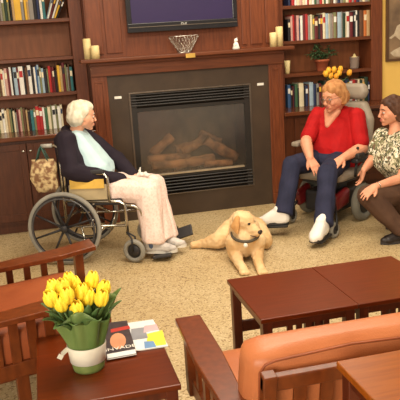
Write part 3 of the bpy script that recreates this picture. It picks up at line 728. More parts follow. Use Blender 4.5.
ang = math.atan2(U_.y, U_.x); q = O+U_*.5+V_*.22
text('title', 'INVADE', .038, Matrix.Translation((q.x, q.y, z2+.0068)) @ Matrix.Rotation(ang, 4, 'Z'), WHITE, cv, .0003)

# ------------------------------------------------------------------ people helpers
SKIN = mat('skin_fair', (222, 168, 138), .55, .35, rgb2=(214, 154, 124), scale=14)
SKIN2 = mat('skin_rosy', (216, 154, 122), .55, .35, rgb2=(206, 140, 110), scale=14)
EYEW = mat('eye_white', (230, 226, 218), .3); IRIS = mat('iris_dark', (52, 42, 38), .2); LIP = mat('lips', (182, 96, 86), .5)
class Fr:
    """local frame: forward, left, up"""
    def __init__(s, o, yaw, pitch=0, roll=0):
        s.o = Vector(o); s.m = Euler((roll, pitch, yaw), 'XYZ').to_matrix()
    def __call__(s, f, l, u): return s.o+s.m @ Vector((f, l, u))
    def s(s_, f, l, u, r): p = s_(f, l, u); return (p.x, p.y, p.z, r)
def head_vol(mb, H, k=1):
    S = lambda f, l, u, r: H.s(f*k, l*k, u*k, r*k)
    mb.hull([S(-.032, 0, .034, .080), S(.018, 0, .032, .074)])
    mb.hull([S(.02, .03, -.01, .052), S(.02, -.03, -.01, .052), S(.05, 0, -.078, .026), S(.0, .04, -.045, .032), S(.0, -.04, -.045, .032)])
    mb.hull([S(.086, 0, .012, .009), S(.104, 0, -.026, .0115)])
    mb.hull([S(.098, .012, -.03, .008), S(.098, -.012, -.03, .008)])
    for sg in (1, -1):
        mb.hull([S(.058, sg*.036, -.028, .026)])
        mb.hull([S(-.014, sg*.080, .014, .011), S(-.006, sg*.078, -.026, .008), S(-.022, sg*.082, .0, .01)])
    mb.hull([S(.074, .03, .03, .014), S(.074, -.03, .03, .014)])
    mb.hull([S(.072, .012, -.058, .02), S(.072, -.012, -.058, .02)])
    mb.hull([S(.066, 0, -.09, .018)])
def face_parts(H, parent, k=1, browm=None, lid=SKIN):
    S = lambda f, l, u, r: H.s(f*k, l*k, u*k, r*k)
    for sg in (1, -1):
        e = obj('eye', MB().hull([S(.0785, sg*.029, .006, .0085), S(.0745, sg*.039, .006, .0075)]), EYEW, parent)
        obj('iris', MB().hull([S(.0835, sg*.032, .006, .0052)]), IRIS, e)
        obj('eyelid', MB().hull([S(.0795, sg*.024, .014, .0055), S(.081, sg*.032, .016, .006), S(.0745, sg*.044, .013, .0055)]), lid, parent)
        obj('eyebrow', MB().hull([S(.088, sg*.018, .03, .004), S(.086, sg*.034, .034, .0045)]).hull([S(.086, sg*.034, .034, .0045), S(.074, sg*.05, .027, .003)]), browm, parent)
    obj('mouth', MB().hull([S(.094, 0, -.055, .0055), S(.085, .022, -.052, .004)]).hull([S(.094, 0, -.055, .0055), S(.085, -.022, -.052, .004)]).hull([S(.092, 0, -.063, .006), S(.087, .012, -.06, .005), S(.087, -.012, -.06, .005)]), LIP, parent)
def hand_vol(mb, wrist, tip, palm_n, side, curl=.5, k=1):
    """palm and five fingers; wrist -> knuckles towards tip, palm_n = the way the palm faces, side=+1/-1 puts the thumb on that flank"""
    w = Vector(wrist); d = (Vector(tip)-w).normalized(); n = (Vector(palm_n)-d*d.dot(Vector(palm_n))).normalized(); s = d.cross(n)*side
    def q(a, b, c, r): p = w+d*a*k+s*b*k+n*c*k; return (p.x, p.y, p.z, r*k)
    mb.hull([q(0, .014, 0, .02), q(0, -.014, 0, .02), q(.08, .03, 0, .0135), q(.08, -.03, 0, .0135)])
    for b, L, a0 in ((.033, .062, .085), (.011, .072, .09), (-.011, .068, .088), (-.033, .052, .08)):
        a, c, ang = a0, 0.0, curl*.35; b1 = b
        for seg, f in enumerate((.45, .32, .23)):
            a2, c2 = a+math.cos(ang)*L*f*1.15, c+math.sin(ang)*L*f*1.15; b2 = b1*1.06
            mb.hull([q(a, b1, c, .0095-.0009*seg), q(a2, b2, c2, .0088-.0009*seg)])
            a, c, b1 = a2, c2, b2; ang += curl*.6
    mb.hull([q(.02, .03, .006, .014), q(.05, .052, .014, .0115)]); mb.hull([q(.05, .052, .014, .0115), q(.078, .058, .022, .0095)])
def limb(mb, pts):
    for a, b in zip(pts, pts[1:]): mb.hull([(*a[0], a[1]), (*b[0], b[1])])
def V(*a): return Vector(a)
def cuff(mb, top, r, c, R, ax=(0, 0, 1), n=12):
    """fabric falling from a joint to an even hem round c"""
    a = Vector(ax).normalized(); x = a.orthogonal().normalized(); y = a.cross(x); c = Vector(c)
    mb.hull([(*top, r)]+[(*(c+(x*math.cos(k*math.tau/n)+y*math.sin(k*math.tau/n))*R), .012) for k in range(n)])

def shoe(parent, heel, toe, material, sole, hgt=.085, name='shoe', wd=1.0, up=Vector((0, 0, 1)), sock=None):
    h = Vector(heel); t = Vector(toe); d = (t-h).normalized(); L = (t-h).length; up = (up-d*up.dot(d)).normalized(); s = d.cross(up)
    def q(a, b, c, r): p = h+d*a*L+s*b+up*c; return (p.x, p.y, p.z, r)
    mb = MB()
    mb.hull([q(.14, 0, .045, .038*wd), q(.12, 0, hgt+.02, .036*wd), q(.3, 0, hgt, .036*wd), q(.3, 0, .04, .040*wd)])
    mb.hull([q(.28, 0, hgt-.01, .036*wd), q(.3, 0, .04, .04*wd), q(.72, .012, .036, .036*wd), q(.72, -.012, .036, .036*wd), q(.62, 0, .05, .034*wd)])
    mb.hull([q(.7, .016, .034, .034*wd), q(.7, -.016, .034, .034*wd), q(.88, .0, .03, .028*wd)])
    o = blob(name, mb, material, parent, .005, 3)
    sl = MB(); n = 18; pts = []
    for k in range(n):
        a = math.tau*k/n; x = .5+.5*math.cos(a); wv = (.034+.012*x)*wd*math.sin(a)
        pts.append((x, wv))
    t2 = bmesh.new(); lo = [t2.verts.new(h+d*x*L+s*wv+up*.0) for x, wv in pts]; hi = [t2.verts.new(h+d*x*L+s*wv+up*.024) for x, wv in pts]
    t2.faces.new(lo); t2.faces.new(hi)
    for k in range(n): t2.faces.new((lo[k], lo[(k+1) % n], hi[(k+1) % n], hi[k]))
    bmesh.ops.recalc_face_normals(t2, faces=t2.faces[:])
    g = MB(); g._merge(t2); obj('sole', g, sole, o)
    la = MB()
    for k in range(4):
        a = .36+.09*k; c = hgt+.022-.016*k
        la.tube([q(a, -.024, c-.012, 0)[:3], q(a+.03, 0, c+.0, 0)[:3], q(a, .024, c-.012, 0)[:3]], .0035, 6)
    obj('laces', la, WHITE if material is not BLACKP else BLACKP, o)
    return o

# ------------------------------------------------------------------ manual wheelchair and its rider
WY = math.radians(-20)
WC = Fr((-.525, -.855, 0), WY)
wc = thing('wheelchair', 'manual wheelchair with large grey tyred wheels, in front of the left bookcase', 'wheelchair', (-.525, -.855, 0))
axl = WC.m @ Vector((0, 1, 0)); fwd = WC.m @ Vector((1, 0, 0))
SPOKE = mat('spoke_black', (46, 44, 46), .5)
for sg in (-1, 1):
    c = WC(0, sg*.30, .305)
    wh = obj('rear_wheel', MB().torus(c, axl, .287, .018, 56, 12), RUBBER, wc)
    obj('rim', MB().torus(c, axl, .268, .010, 56, 8, 1.4), SPOKE, wh)
    obj('handrim', MB().torus(c+axl*sg*.035, axl, .255, .007, 56, 8), mat('handrim_dark', (72, 70, 72), .35, .5), wh)
    obj('hub', MB().lathe([(0, -.03), (.022, -.03), (.03, -.02), (.03, .02), (.022, .03), (0, .032)], c, axl), SPOKE, wh)
    for k in range(8):
        a = k*math.tau/8+.3; dr = fwd*math.cos(a)+Vector((0, 0, 1))*math.sin(a)
        obj('spoke', MB().tube([c+dr*.02, c+dr*.266], [.011, .007], 8), SPOKE, wh)
    # caster
    cc = WC(.555, sg*.285, .0985)
    ca = (axl*math.cos(.25)+fwd*math.sin(.25)).normalized()
    cs_ = obj('caster_wheel', MB().torus(cc, ca, .077, .0205, 36, 12), RUBBER, wc)
    obj('caster_hub', MB().lathe([(0, -.016), (.05, -.014), (.058, 0), (.05, .014), (0, .016)], cc, ca), SPOKE, cs_)
    obj('caster_fork', MB().tube([cc-ca*.03, cc-ca*.03+V(0, 0, .11), WC(.50, sg*.26, .25)], .008, 8).tube([cc+ca*.03, cc+ca*.03+V(0, 0, .11), WC(.50, sg*.26, .25)], .008, 8), SPOKE, wc)
    # side frame in chrome tube
    L = sg*.235
    obj('side_frame', MB().tube([WC(0, L, .30), WC(0, L, .955), WC(-.03, L, .975), WC(-.12, L, .975)], .011, 10)
        .tube([WC(0, L, .52), WC(.46, L, .50), WC(.50, L, .47), WC(.50, L, .22)], .0125, 10)
        .tube([WC(-.02, L, .30), WC(.5, L, .30)], .011, 10).tube([WC(.12, L, .30), WC(.14, L, .18), WC(.24, L, .13), WC(.3, L, .30)], .009, 8), CHROME, wc)
    obj('push_handle', MB().tube([WC(-.05, L, .975), WC(-.14, L, .975)], .0165, 12), mat('handle_grey', (170, 166, 158), .5), wc)
    ar = obj('armrest', MB().box(-.0, .32, -.024, .024, 0, .032, .01, Matrix.Translation(WC(.04, L*1.06, .735)) @ Matrix.Rotation(WY, 4, 'Z')), BLACKV, wc)
    obj('armrest_frame', MB().tube([WC(.03, L*1.06, .52), WC(.03, L*1.06, .72), WC(.05, L*1.06, .736), WC(.35, L*1.06, .736), WC(.38, L*1.06, .70), WC(.38, L*1.06, .50)], .0115, 10), CHROME, ar)
    obj('skirt_guard', MB().box(.055, .365, -.004, .004, -.0, .125, .002, Matrix.Translation(WC(0, L*1.06, .525)) @ Matrix.Rotation(WY, 4, 'Z')), mat('guard_tan', (176, 158, 122), .5), ar)
    # leg rest
    fx_, fl_, fz_ = (.90, .17, .115) if sg > 0 else (.775, -.175, .046)
    obj('legrest', MB().tube([WC(.49, L, .47), WC(.57, L, .46), WC(.62, L*.95, .42), WC(fx_-.06, fl_*1.25, fz_+.02)], .011, 10), CHROME, wc)
    pitchp = .3 if sg > 0 else .12; rollp = .75 if sg > 0 else 0
    Mx = Matrix.Translation(WC(fx_, fl_, fz_)) @ Matrix.Rotation(WY, 4, 'Z') @ Matrix.Rotation(-pitchp, 4, 'Y') @ Matrix.Rotation(rollp, 4, 'X')
    obj('footplate', MB().box(-.075, .075, -.055 if sg > 0 else -.12, .05 if sg > 0 else .12, -.014, .008, .006, Mx), mat('footplate_black', (52, 50, 52), .45), wc)
obj('seat', MB().box(0, .45, -.235, .235, -.03, .02, .012, Matrix.Translation(WC(.02, 0, .50)) @ Matrix.Rotation(WY, 4, 'Z')), BLACKV, wc)
obj('backrest', MB().box(-.02, .015, -.23, .23, 0, .42, .01, Matrix.Translation(WC(-.0, 0, .53)) @ Matrix.Rotation(WY, 4, 'Z')), BLACKV, wc)
obj('cross_brace', MB().tube([WC(.2, -.235, .30), WC(.2, .235, .49)], .01, 8).tube([WC(.24, .235, .30), WC(.24, -.235, .49)], .01, 8).tube([WC(0, -.235, .36), WC(0, .235, .36)], .008, 8), CHROME, wc)
o = obj('panel', MB().box(.07, .35, -.006, .006, 0, .075, .002, Matrix.Translation(WC(0, -.2605, .62)) @ Matrix.Rotation(WY, 4, 'Z')), mat('panel_yellow', (232, 188, 84), .5))  # yellow panel added in place of a patch that reflects light
tag(o, 'yellow folder added for reflected light under the near armrest of the manual wheelchair', 'panel')
# tote bag hanging from the near handle
hb = WC(-.138, -.245, .955)
bgp = aty(43, 176, hb.y-.0)
tb = thing('tote_bag', 'floral fabric bag hanging from the handle of the manual wheelchair', 'bag', (hb.x, hb.y, hb.z-.36))
FLORAL = mat('floral_fabric', (206, 182, 136), .8, rgb2=(128, 92, 64), scale=26, detail=2, lo=.42, hi=.6)
Mt = Matrix.Translation(hb) @ Matrix.Rotation(math.radians(-20), 4, 'Z')
g = MB(); t2 = bmesh.new(); rows = []
for q in range(8):
    t = q/7; hw = .05+.062*math.sin(math.pi*(.25+.55*t)); th = .012+.035*math.sin(math.pi*min(1, t*1.05+.1)); z = -.085-.27*t
    if t > .9: hw *= .85; th *= .5
    rows.append([t2.verts.new((hw*math.copysign(abs(math.cos(a))**.6, math.cos(a))+.01*math.sin(9*t), th*math.sin(a), z)) for a in [k*math.tau/20 for k in range(20)]])
for A, B in zip(rows, rows[1:]):
    for k in range(20):
        f = t2.faces.new((A[k], A[(k+1) % 20], B[(k+1) % 20], B[k])); f.smooth = True
t2.faces.new(rows[0]); t2.faces.new(rows[-1]); t2.transform(Mt); g._merge(t2); obj('pouch', g, FLORAL, tb)
st = MB()
for sy2 in (-.02, .02):
    st.tube([Mt @ V(-.05, sy2, -.10), Mt @ V(-.012, sy2*.9, .0), Mt @ V(.0, sy2*.6, .022), Mt @ V(.012, sy2*.9, .0), Mt @ V(.05, sy2, -.10)], .006, 8)
obj('strap', st, mat('teal_strap', (58, 92, 84), .7), tb)

w1 = thing('person', 'white-haired woman in dark jacket and pale trousers seated in the manual wheelchair', 'person', WC(.4, 0, 0))
H1 = Fr(aty(83, 117, WC(.14, 0, 0).y), math.radians(8), math.radians(6))
hc = H1.o
neck = WC(.09, 0, 1.06)
b = MB(); head_vol(b, H1, 1.0)
limb(b, [(H1(-.03, 0, -.05), .052), (neck, .055), (WC(.08, 0, .98), .075)])
b.hull([WC.s(.06, .12, .98, .07), WC.s(.06, -.12, .98, .07), WC.s(.14, .08, .62, .10), WC.s(.14, -.08, .62, .10)])
hR, hL = WC(.52, -.055, .625), WC(.55, .07, .62)
eR, eL = WC(.10, -.295, .775), WC(.34, .25, .76)
sR, sL = WC(.05, -.185, 1.01), WC(.05, .185, 1.01)
limb(b, [(sR, .05), (eR, .042), (hR-(hR-eR).normalized()*.02, .026)])
limb(b, [(sL, .05), (eL, .042), (hL-(hL-eL).normalized()*.02, .026)])
hand_vol(b, hR, hR+fwd*.1+axl*.04+V(0, 0, -.012), V(0, 0, -1), -1, .45, 1)
hand_vol(b, hL, hL+fwd*.09-axl*.05+V(0, 0, .0), V(0, 0, -1), 1, .7, 1)
for sg in (-1, 1):
    kn = WC(.67, sg*.11, .545); an = WC(.75 if sg > 0 else .68, -.06 if sg > 0 else -.19, .14)
    limb(b, [(WC(.14, sg*.09, .57), .075), (kn, .055), (an, .036)])
body1 = blob('body', b, SKIN, w1, .0055, 4)
face_parts(H1, w1, 1.0, mat('brow_grey', (170, 160, 146), .8))
hm = MB(); S = H1.s
hm.hull([S(-.045, 0, .045, .092), S(.0, 0, .062, .080)])
hm.hull([S(-.06, .03, .0, .078), S(-.06, -.03, .0, .078), S(-.068, 0, -.03, .056)])
hm.hull([S(.038, .03, .085, .040), S(.038, -.03, .085, .040), S(-.02, 0, .09, .055)])
for sg in (1, -1): hm.hull([S(-.035, sg*.062, .035, .038), S(-.055, sg*.060, -.022, .034), S(.008, sg*.062, .05, .03)])
blob('hair', hm, mat('hair_white', (226, 219, 200), .75, .25, rgb2=(204, 194, 170), scale=30, stretch=(1, 1, .4)), w1, .0055, 5, disp=.008, dscale=34, stretch=(1, 1, .35))
# clothes
NAVY = mat('jacket_dark', (40, 33, 42), .85, .2, rgb2=(38, 30, 40), scale=12)
sh = MB()
sh.hull([WC.s(.10, .07, 1.0, .07), WC.s(.10, -.07, 1.0, .07), WC.s(.245, .07, .72, .125), WC.s(.245, -.09, .72, .125), WC.s(.22, 0, .62, .12)])
blob('blouse', sh, mat('blouse_blue', (196, 222, 226), .8, .2, rgb2=(184, 212, 220), scale=10), w1, .007, 4, disp=.005, dscale=14)
jk = MB()
jk.hull([WC.s(.01, .13, .985, .078), WC.s(.01, -.13, .985, .078), WC.s(.06, .14, .62, .11), WC.s(.06, -.14, .62, .11), WC.s(.05, 0, 1.03, .05)])
jk.hull([WC.s(.045, -.15, 1.02, .07), WC.s(.13, -.17, .75, .085), WC.s(.12, -.17, .60, .09), WC.s(.04, -.16, .8, .09)])
jk.hull([WC.s(.06, .15, 1.02, .07), WC.s(.19, .165, .75, .085), WC.s(.14, .17, .60, .09), WC.s(.05, .16, .8, .09)])
jk.hull([WC.s(.02, .06, 1.05, .04), WC.s(.02, -.06, 1.05, .04), WC.s(.0, 0, 1.06, .04)])
limb(jk, [(sR, .085), (eR, .075), (hR-(hR-eR).normalized()*.08, .052)])
limb(jk, [(sL, .085), (eL, .075), (hL-(hL-eL).normalized()*.08, .052)])
blob('jacket', jk, NAVY, w1, .008, 5, disp=.012, dscale=11)
PINK = mat('pale_pink_fabric', (236, 214, 204), .85, .2, rgb2=(226, 196, 184), scale=60, detail=2, lo=.45, hi=.65)
tr = MB()
for sg in (-1, 1):
    kn = WC(.67, sg*.12, .55); an = WC(.78 if sg > 0 else .70, -.02 if sg > 0 else -.185, .21)
    limb(tr, [(WC(.16, sg*.10, .58), .105), (kn, .105)]); cuff(tr, kn, .105, an+V(0, 0, -.055), .088, (.1, 0, 1))
tr.hull([WC.s(.12, .1, .57, .11), WC.s(.12, -.1, .57, .11), WC.s(.62, .09, .55, .09), WC.s(.62, -.09, .55, .09)])
tr.hull([WC.s(.66, .1, .53, .09), WC.s(.66, -.1, .53, .09), WC.s(.73, .02, .27, .07), WC.s(.70, -.14, .25, .07)])
cuff(tr, WC(.67, 0, .53), .1, WC(.72, -.10, .17), .12, (.1, 0, 1), 16)
blob('trousers', tr, PINK, w1, .008, 4, disp=.014, dscale=13, stretch=(1, 1, .4))
SOCK = mat('sock_blue', (92, 108, 140), .85)
SNK = mat('sneaker_grey', (206, 200, 194), .6, rgb2=(170, 164, 160), scale=16); SOLEW = mat('sole_white', (226, 222, 212), .7)
for sg in (-1, 1):
    F0 = .635 if sg < 0 else .695; z0 = .055 if sg < 0 else .062; l0 = -.21 if sg < 0 else -.095
    hl, to = WC(F0-.02, l0, z0), WC(F0+.26, l0+.005, z0)
    an = hl.lerp(to, .25)
    so = MB(); so.hull([(an.x, an.y, an.z+.06, .042), (*(WC(F0+.03, l0+.015, .24)), .046)])
    obj('sock', so, SOCK, w1)
    if sg < 0: shoe(w1, hl, to, SNK, SOLEW, .085)
    else: shoe(w1, hl, to, SNK, SOLEW, .08)
# paper tissue in her hands
tq = hL+fwd*.05-axl*.06+V(0, 0, .045)
g = MB()
g.hull([(tq.x, tq.y, tq.z, .018), (tq.x+.035, tq.y-.02, tq.z+.012, .012)]); g.hull([(tq.x-.01, tq.y, tq.z+.02, .012), (tq.x-.005, tq.y, tq.z+.055, .006)]); g.hull([(tq.x+.03, tq.y-.02, tq.z, .016), (tq.x+.06, tq.y-.01, tq.z-.01, .012)])
tt = thing('tissue', 'crumpled white tissue held in the hands of the white-haired woman', 'tissue', tq)
blob('paper', g, WHITE, tt, .004, 1, disp=.008, dscale=60)

# ------------------------------------------------------------------ power wheelchair and its rider
PYAW = math.radians(214)
PC = Fr((1.88, -.76, 0), PYAW)
pw = thing('power_wheelchair', 'motorised wheelchair with grey padded headrest in front of the right bookcase', 'wheelchair', (1.88, -.76, 0))
pf = PC.m @ Vector((1, 0, 0)); pl_ = PC.m @ Vector((0, 1, 0))
GREYV = mat('grey_vinyl', (150, 138, 122), .5, .4, rgb2=(140, 128, 112), scale=6)
PR = Matrix.Rotation(PYAW, 4, 'Z')
def PM(f, l, u, pitch=0): return Matrix.Translation(PC(f, l, u)) @ PR @ Matrix.Rotation(pitch, 4, 'Y')
obj('seat', cushion(-.25, .27, -.25, .25, -.06, .04, .03, PM(0, 0, .46)), GREYV, pw)
q_ = MB(); Mh = PM(-.25, 0, .48, math.radians(-12))
q_.hull([(*(Mh @ V(0, l_, u_)), .05) for l_, u_ in ((-.2, .05), (.2, .05), (-.2, .42), (.2, .42), (-.13, .55), (.13, .55))])
blob('backrest', q_, GREYV, pw, .007, 4)
q_ = MB(); Mh = PM(-.36, .03, 1.15, math.radians(-12))
q_.hull([(*(Mh @ V(0, l_, u_)), .05) for l_ in (-.085, .085) for u_ in (-.025, .03)]+[(*(Mh @ V(0, l_, 0)), .045) for l_ in (-.105, .105)])
hr = blob('headrest', q_, GREYV, pw, .006, 4)
obj('headrest_stem', MB().tube([PC(-.39, .02, .98), PC(-.41, .03, 1.14)], .012, 8), CHROME, pw)
MAROON = mat('shroud_maroon', (110, 24, 28), .3, .5)
obj('base', MB().box(-.36, .22, -.17, .17, .10, .30, .03, PM(0, 0, 0)).box(-.1, .1, -.1, .1, .28, .41, .01, PM(0, 0, 0)), BLACKP, pw)
for sg in (-1, 1):
    c = PC(-.05, sg*.29, .175)
    dw = obj('drive_wheel', MB().torus(c, pl_, .135, .040, 44, 14), mat('tyre_dark', (116, 112, 100), .8, .3), pw)
    obj('wheel_hub', MB().lathe([(0, -.03), (.09, -.03), (.105, 0), (.09, .03), (0, .035)], c, pl_), BLACKP, dw)
    obj('shroud', MB().hull([PC.s(.12, sg*.21, .30, .04), PC.s(.28, sg*.20, .26, .035), PC.s(.26, sg*.20, .18, .03), PC.s(.1, sg*.2, .2, .03)]), MAROON, pw)
    cc = PC(.57, .36, .072) if sg > 0 else PC(.36, -.22, .072)
    cw = obj('front_caster', MB().torus(cc, pl_, .05, .022, 32, 12), RUBBER, pw)
    obj('caster_hub', MB().lathe([(0, -.018), (.035, -.016), (.04, 0), (.035, .016), (0, .018)], cc, pl_), SPOKE, cw)
    obj('caster_fork', MB().tube([cc+pl_*.03, cc+pl_*.03+V(0, 0, .1), PC(.28, sg*.2, .2)], .01, 8).tube([cc-pl_*.03, cc-pl_*.03+V(0, 0, .1), PC(.28, sg*.2, .2)], .01, 8), BLACKP, pw)
    cr = PC(-.5, sg*.2, .06)
    obj('rear_caster', MB().torus(cr, pl_, .04, .02, 28, 10).tube([cr, cr+V(0, 0, .09), PC(-.33, sg*.15, .2)], .012, 8), BLACKP, pw)
    ar = obj('armrest', MB().box(-.17, .15, -.04, .04, -.02, .025, .015, PM(0, sg*.315,   .70 if sg < 0 else .59)), GREYV if sg < 0 else BLACKV, pw)
    obj('armrest_post', MB().tube([PC(-.1, sg*.30, .44), PC(-.1, sg*.315, .585)], .013, 8).tube([PC(.1, sg*.30, .44), PC(.1, sg*.315, .585)], .013, 8), BLACKP, ar)
js = obj('controller', MB().box(-.06, .05, -.035, .035, 0, .05, .012, PM(.10, .335, .61)), BLACKP, pw)
obj('joystick', MB().tube([PC(.11, .335, .655), PC(.115, .335, .70)], [.006, .005], 8).hull([PC.s(.115, .335, .705, .014)]), BLACKP, js)
wb = MB().box(-.1, .2, -.2, .2, -.03, .01, .004, PM(0, 0, .40)); obj('seat_pan', wb, BLACKP, pw)

# joints of the woman in red from their places in the photograph
w2 = thing('person', 'woman with glasses in red shirt and navy trousers seated in the motorised wheelchair', 'person', PC(.4, 0, 0))
H2 = Fr(aty(333.5, 97.5, -.80), math.radians(203), math.radians(10))
k2 = 1.12
sR, sL = PC(-.1, -.20, .955), PC(-.1, .20, .955)
hR = aty(310, 158.5, -1.03); hL = aty(342, 158.5, -1.13)
eR = aty(306, 142, -.84); eL = aty(362, 148, -1.02)
kR, kL = aty(292, 166, -.98), aty(328, 172, -1.20)
toR, heR = V(1.045, -1.02, .10), V(1.29, -1.15, .115)
toL, heL = V(1.315, -1.60, .055), V(1.51, -1.43, .08)
b = MB(); head_vol(b, H2, k2)
nk = PC(-.09, 0, 1.02)
limb(b, [(H2(-.03, 0, -.06), .058), (nk, .06), (PC(-.1, 0, .93), .09)])
b.hull([PC.s(-.11, .14, .92, .08), PC.s(-.11, -.14, .92, .08), PC.s(-.02, .12, .62, .13), PC.s(-.02, -.12, .62, .13)])
# open neckline
b.hull([PC.s(-.02, .055, 1.005, .03), PC.s(-.02, -.055, 1.005, .03), PC.s(.062, 0, .885, .028)])
for s_, e_, h_ in ((sR, eR, hR), (sL, eL, hL)): limb(b, [(s_, .060), (e_, .054), (e_.lerp(h_, .35), .052), (h_, .034)])
hand_vol(b, hR, aty(316, 168, -1.10), V(.2, .3, -1), -1, .45, 1.05)
hand_vol(b, hL, aty(331, 167, -1.22), V(-.2, .2, -1), 1, .35, 1.1)
for hp, kn, he, to in ((PC(.0, -.1, .56), kR, heR, toR), (PC(.0, .1, .56), kL, heL, toL)):
    an = he.lerp(to, .2)+V(0, 0, .09); limb(b, [(hp, .085), (kn, .06), (an, .04)])
blob('body', b, SKIN2, w2, .0055, 4)
face_parts(H2, w2, k2, mat('brow_sandy', (176, 120, 76), .8), SKIN2)
# glasses
def S(f, l, u, r=0): return H2.s(f*k2, l*k2, u*k2, r)
gl = MB()
for sg in (1, -1):
    cpt = Vector(S(.098, sg*.033, .004)[:3]); ax = H2.m @ Vector((1, sg*.15, 0))
    gl.torus(cpt, ax, .024, .0022, 28, 6)
    gl.tube([S(.093, sg*.058, .012)[:3], S(.03, sg*.086, .012)[:3], S(-.02, sg*.09, .01)[:3]], .002, 6)
gl.tube([S(.102, .01, .008)[:3], S(.106, 0, .011)[:3], S(.102, -.01, .008)[:3]], .002, 6)
obj('glasses', gl, mat('glasses_metal', (120, 96, 84), .3, .5, metal=.6), w2)
hm = MB(); S2 = lambda f, l, u, r: H2.s(f*k2, l*k2, u*k2, r*k2)
hm.hull([S2(-.04, 0, .05, .092), S2(.0, 0, .06, .084)])
hm.hull([S2(-.055, .03, .0, .076), S2(-.055, -.03, .0, .076), S2(-.06, 0, -.04, .06)])
hm.hull([S2(.04, .034, .078, .036), S2(.04, -.034, .078, .036), S2(-.02, 0, .095, .055)])
for sg in (1, -1): hm.hull([S2(-.02, sg*.068, .03, .032), S2(-.04, sg*.066, -.04, .03), S2(.014, sg*.062, .05, .03)])
blob('hair', hm, mat('hair_strawberry', (190, 138, 88), .7, .25, rgb2=(164, 110, 66), scale=30, stretch=(1, 1, .4)), w2, .0055, 5, disp=.006, dscale=36, stretch=(1, 1, .35))
RED = mat('red_knit', (174, 22, 24), .8, .2, rgb2=(158, 17, 20), scale=10)
s = MB()
s.hull([PC.s(-.12, .13, .955, .085), PC.s(-.12, -.13, .955, .085), PC.s(-.06, .13, .60, .15), PC.s(-.06, -.13, .60, .15), PC.s(.03, .1, .62, .14), PC.s(.03, -.1, .62, .14)])
s.hull([PC.s(-.04, .09, .86, .105), PC.s(-.04, -.09, .86, .105), PC.s(.05, .09, .64, .135), PC.s(.05, -.09, .64, .135)])
s.hull([PC.s(-.13, .07, 1.0, .05), PC.s(-.13, -.07, 1.0, .05), PC.s(-.1, 0, .93, .09)])
for s_, e_ in ((sR, eR), (sL, eL)): limb(s, [(s_, .082), (s_.lerp(e_, .82), .076)])
blob('shirt', s, RED, w2, .007, 5, disp=.008, dscale=12)
NV = mat('navy_cotton', (46, 48, 70), .85, .2, rgb2=(39, 41, 61), scale=10)
s = MB()
s.hull([PC.s(-.04, .1, .56, .12), PC.s(-.04, -.1, .56, .12), PC.s(.12, .11, .57, .1), PC.s(.12, -.11, .57, .1)])
for hp, kn, he, to in ((PC(.02, -.1, .57), kR, heR, toR), (PC(.02, .1, .57), kL, heL, toL)):
    an = he.lerp(to, .15)+V(0, 0, .12); limb(s, [(hp, .115), (kn, .09), (kn.lerp(an, .6), .078)]); cuff(s, kn.lerp(an, .5), .08, an+V(0, 0, -.035), .072, kn-an)
blob('trousers', s, NV, w2, .008, 4, disp=.010, dscale=12, stretch=(1, 1, .5))
SNW = mat('sneaker_white', (236, 232, 226), .55, rgb2=(224, 220, 214), scale=12); SOLEK = mat('sole_dark', (60, 56, 56), .7)
shoe(w2, heR, toR, SNW, SOLEK, .118, wd=1.34)
shoe(w2, heL, toL, SNW, SOLEK, .118, wd=1.34)
# footplates sit under those feet
for he, to in ((heR, toR), (heL, toL)):
    c = he.lerp(to, .42); d = to-he; a = math.atan2(d.y, d.x); pz = math.atan2(d.z, Vector((d.x, d.y)).length)
    obj('footplate', MB().box(-.11, .09, -.06, .06, -.026, -.004, .006, Matrix.Translation(c) @ Matrix.Rotation(a, 4, 'Z') @ Matrix.Rotation(-pz, 4, 'Y')), BLACKP, pw)
    sd = -1 if he is heR else 1
    top = PC(.24, sd*.19, .43); obj('legrest', MB().tube([top, top+pf*.08-V(0, 0, .03), he+V(0, 0, .14)-pf*.02+pl_*sd*.0, c-pf*.10+V(0, 0, -.008), c+V(0, 0, -.014)], .012, 8), CHROME, pw)

# ------------------------------------------------------------------ crouching woman
w3 = thing('person', 'brown-haired woman in patterned blouse and brown trousers crouching beside the motorised wheelchair', 'person', (2.1, -1.5, 0))
H3 = Fr(aty(391.5, 112, -1.32), math.radians(172), math.radians(2))
k3 = 1.05
hip = V(2.38, -1.42, .36)
chest = aty(394, 150, -1.36); nk = H3(-.03, 0, -.13)
lat = V(.12, -.99, 0)     # her left, towards the camera
fw3 = V(-.99, -.12, 0)
shl, shr = chest+lat*.17+V(.03, 0, .10), chest-lat*.17+V(.0, 0, .10)
hndL = aty(375, 186.5, -1.62); elbL = aty(402, 178, -1.60)
hndR = aty(364, 170, -1.24); elbR = aty(372, 160, -1.2)
knL, knR = aty(367, 195, -1.58), aty(385, 192, -1.36)
ftL, toL3 = V(2.08, -1.72, .0), V(1.87, -1.70, .0)
ftR, toR3 = V(2.32, -1.30, .04), V(2.12, -1.34, .0)
b = MB(); head_vol(b, H3, k3)
limb(b, [(H3(-.03, 0, -.05), .052), (nk, .052), (chest+V(.02, 0, .08), .08)])
b.hull([(*(chest+lat*.1+V(.02, 0, .06)), .075), (*(chest-lat*.1+V(.02, 0, .06)), .075), (*(hip+lat*.08), .1), (*(hip-lat*.08), .1)])
for s_, e_, h_ in ((shl, elbL, hndL), (shr, elbR, hndR)): limb(b, [(s_, .052), (e_, .042), (e_.lerp(h_, .35), .040), (h_, .027)])
hand_vol(b, hndL, aty(365, 194, -1.66), V(.1, .4, -1), 1, .5, 1)
hand_vol(b, hndR, aty(361, 181, -1.22), V(-.5, .2, -.4), 1, .6, .95)
for sg, kn, ft in ((1, knL, ftL), (-1, knR, ftR)): limb(b, [(hip+lat*.09*sg, .085), (kn, .06), (ft+V(-.02, 0, .1), .042)])
blob('body', b, SKIN2, w3, .0055, 4)
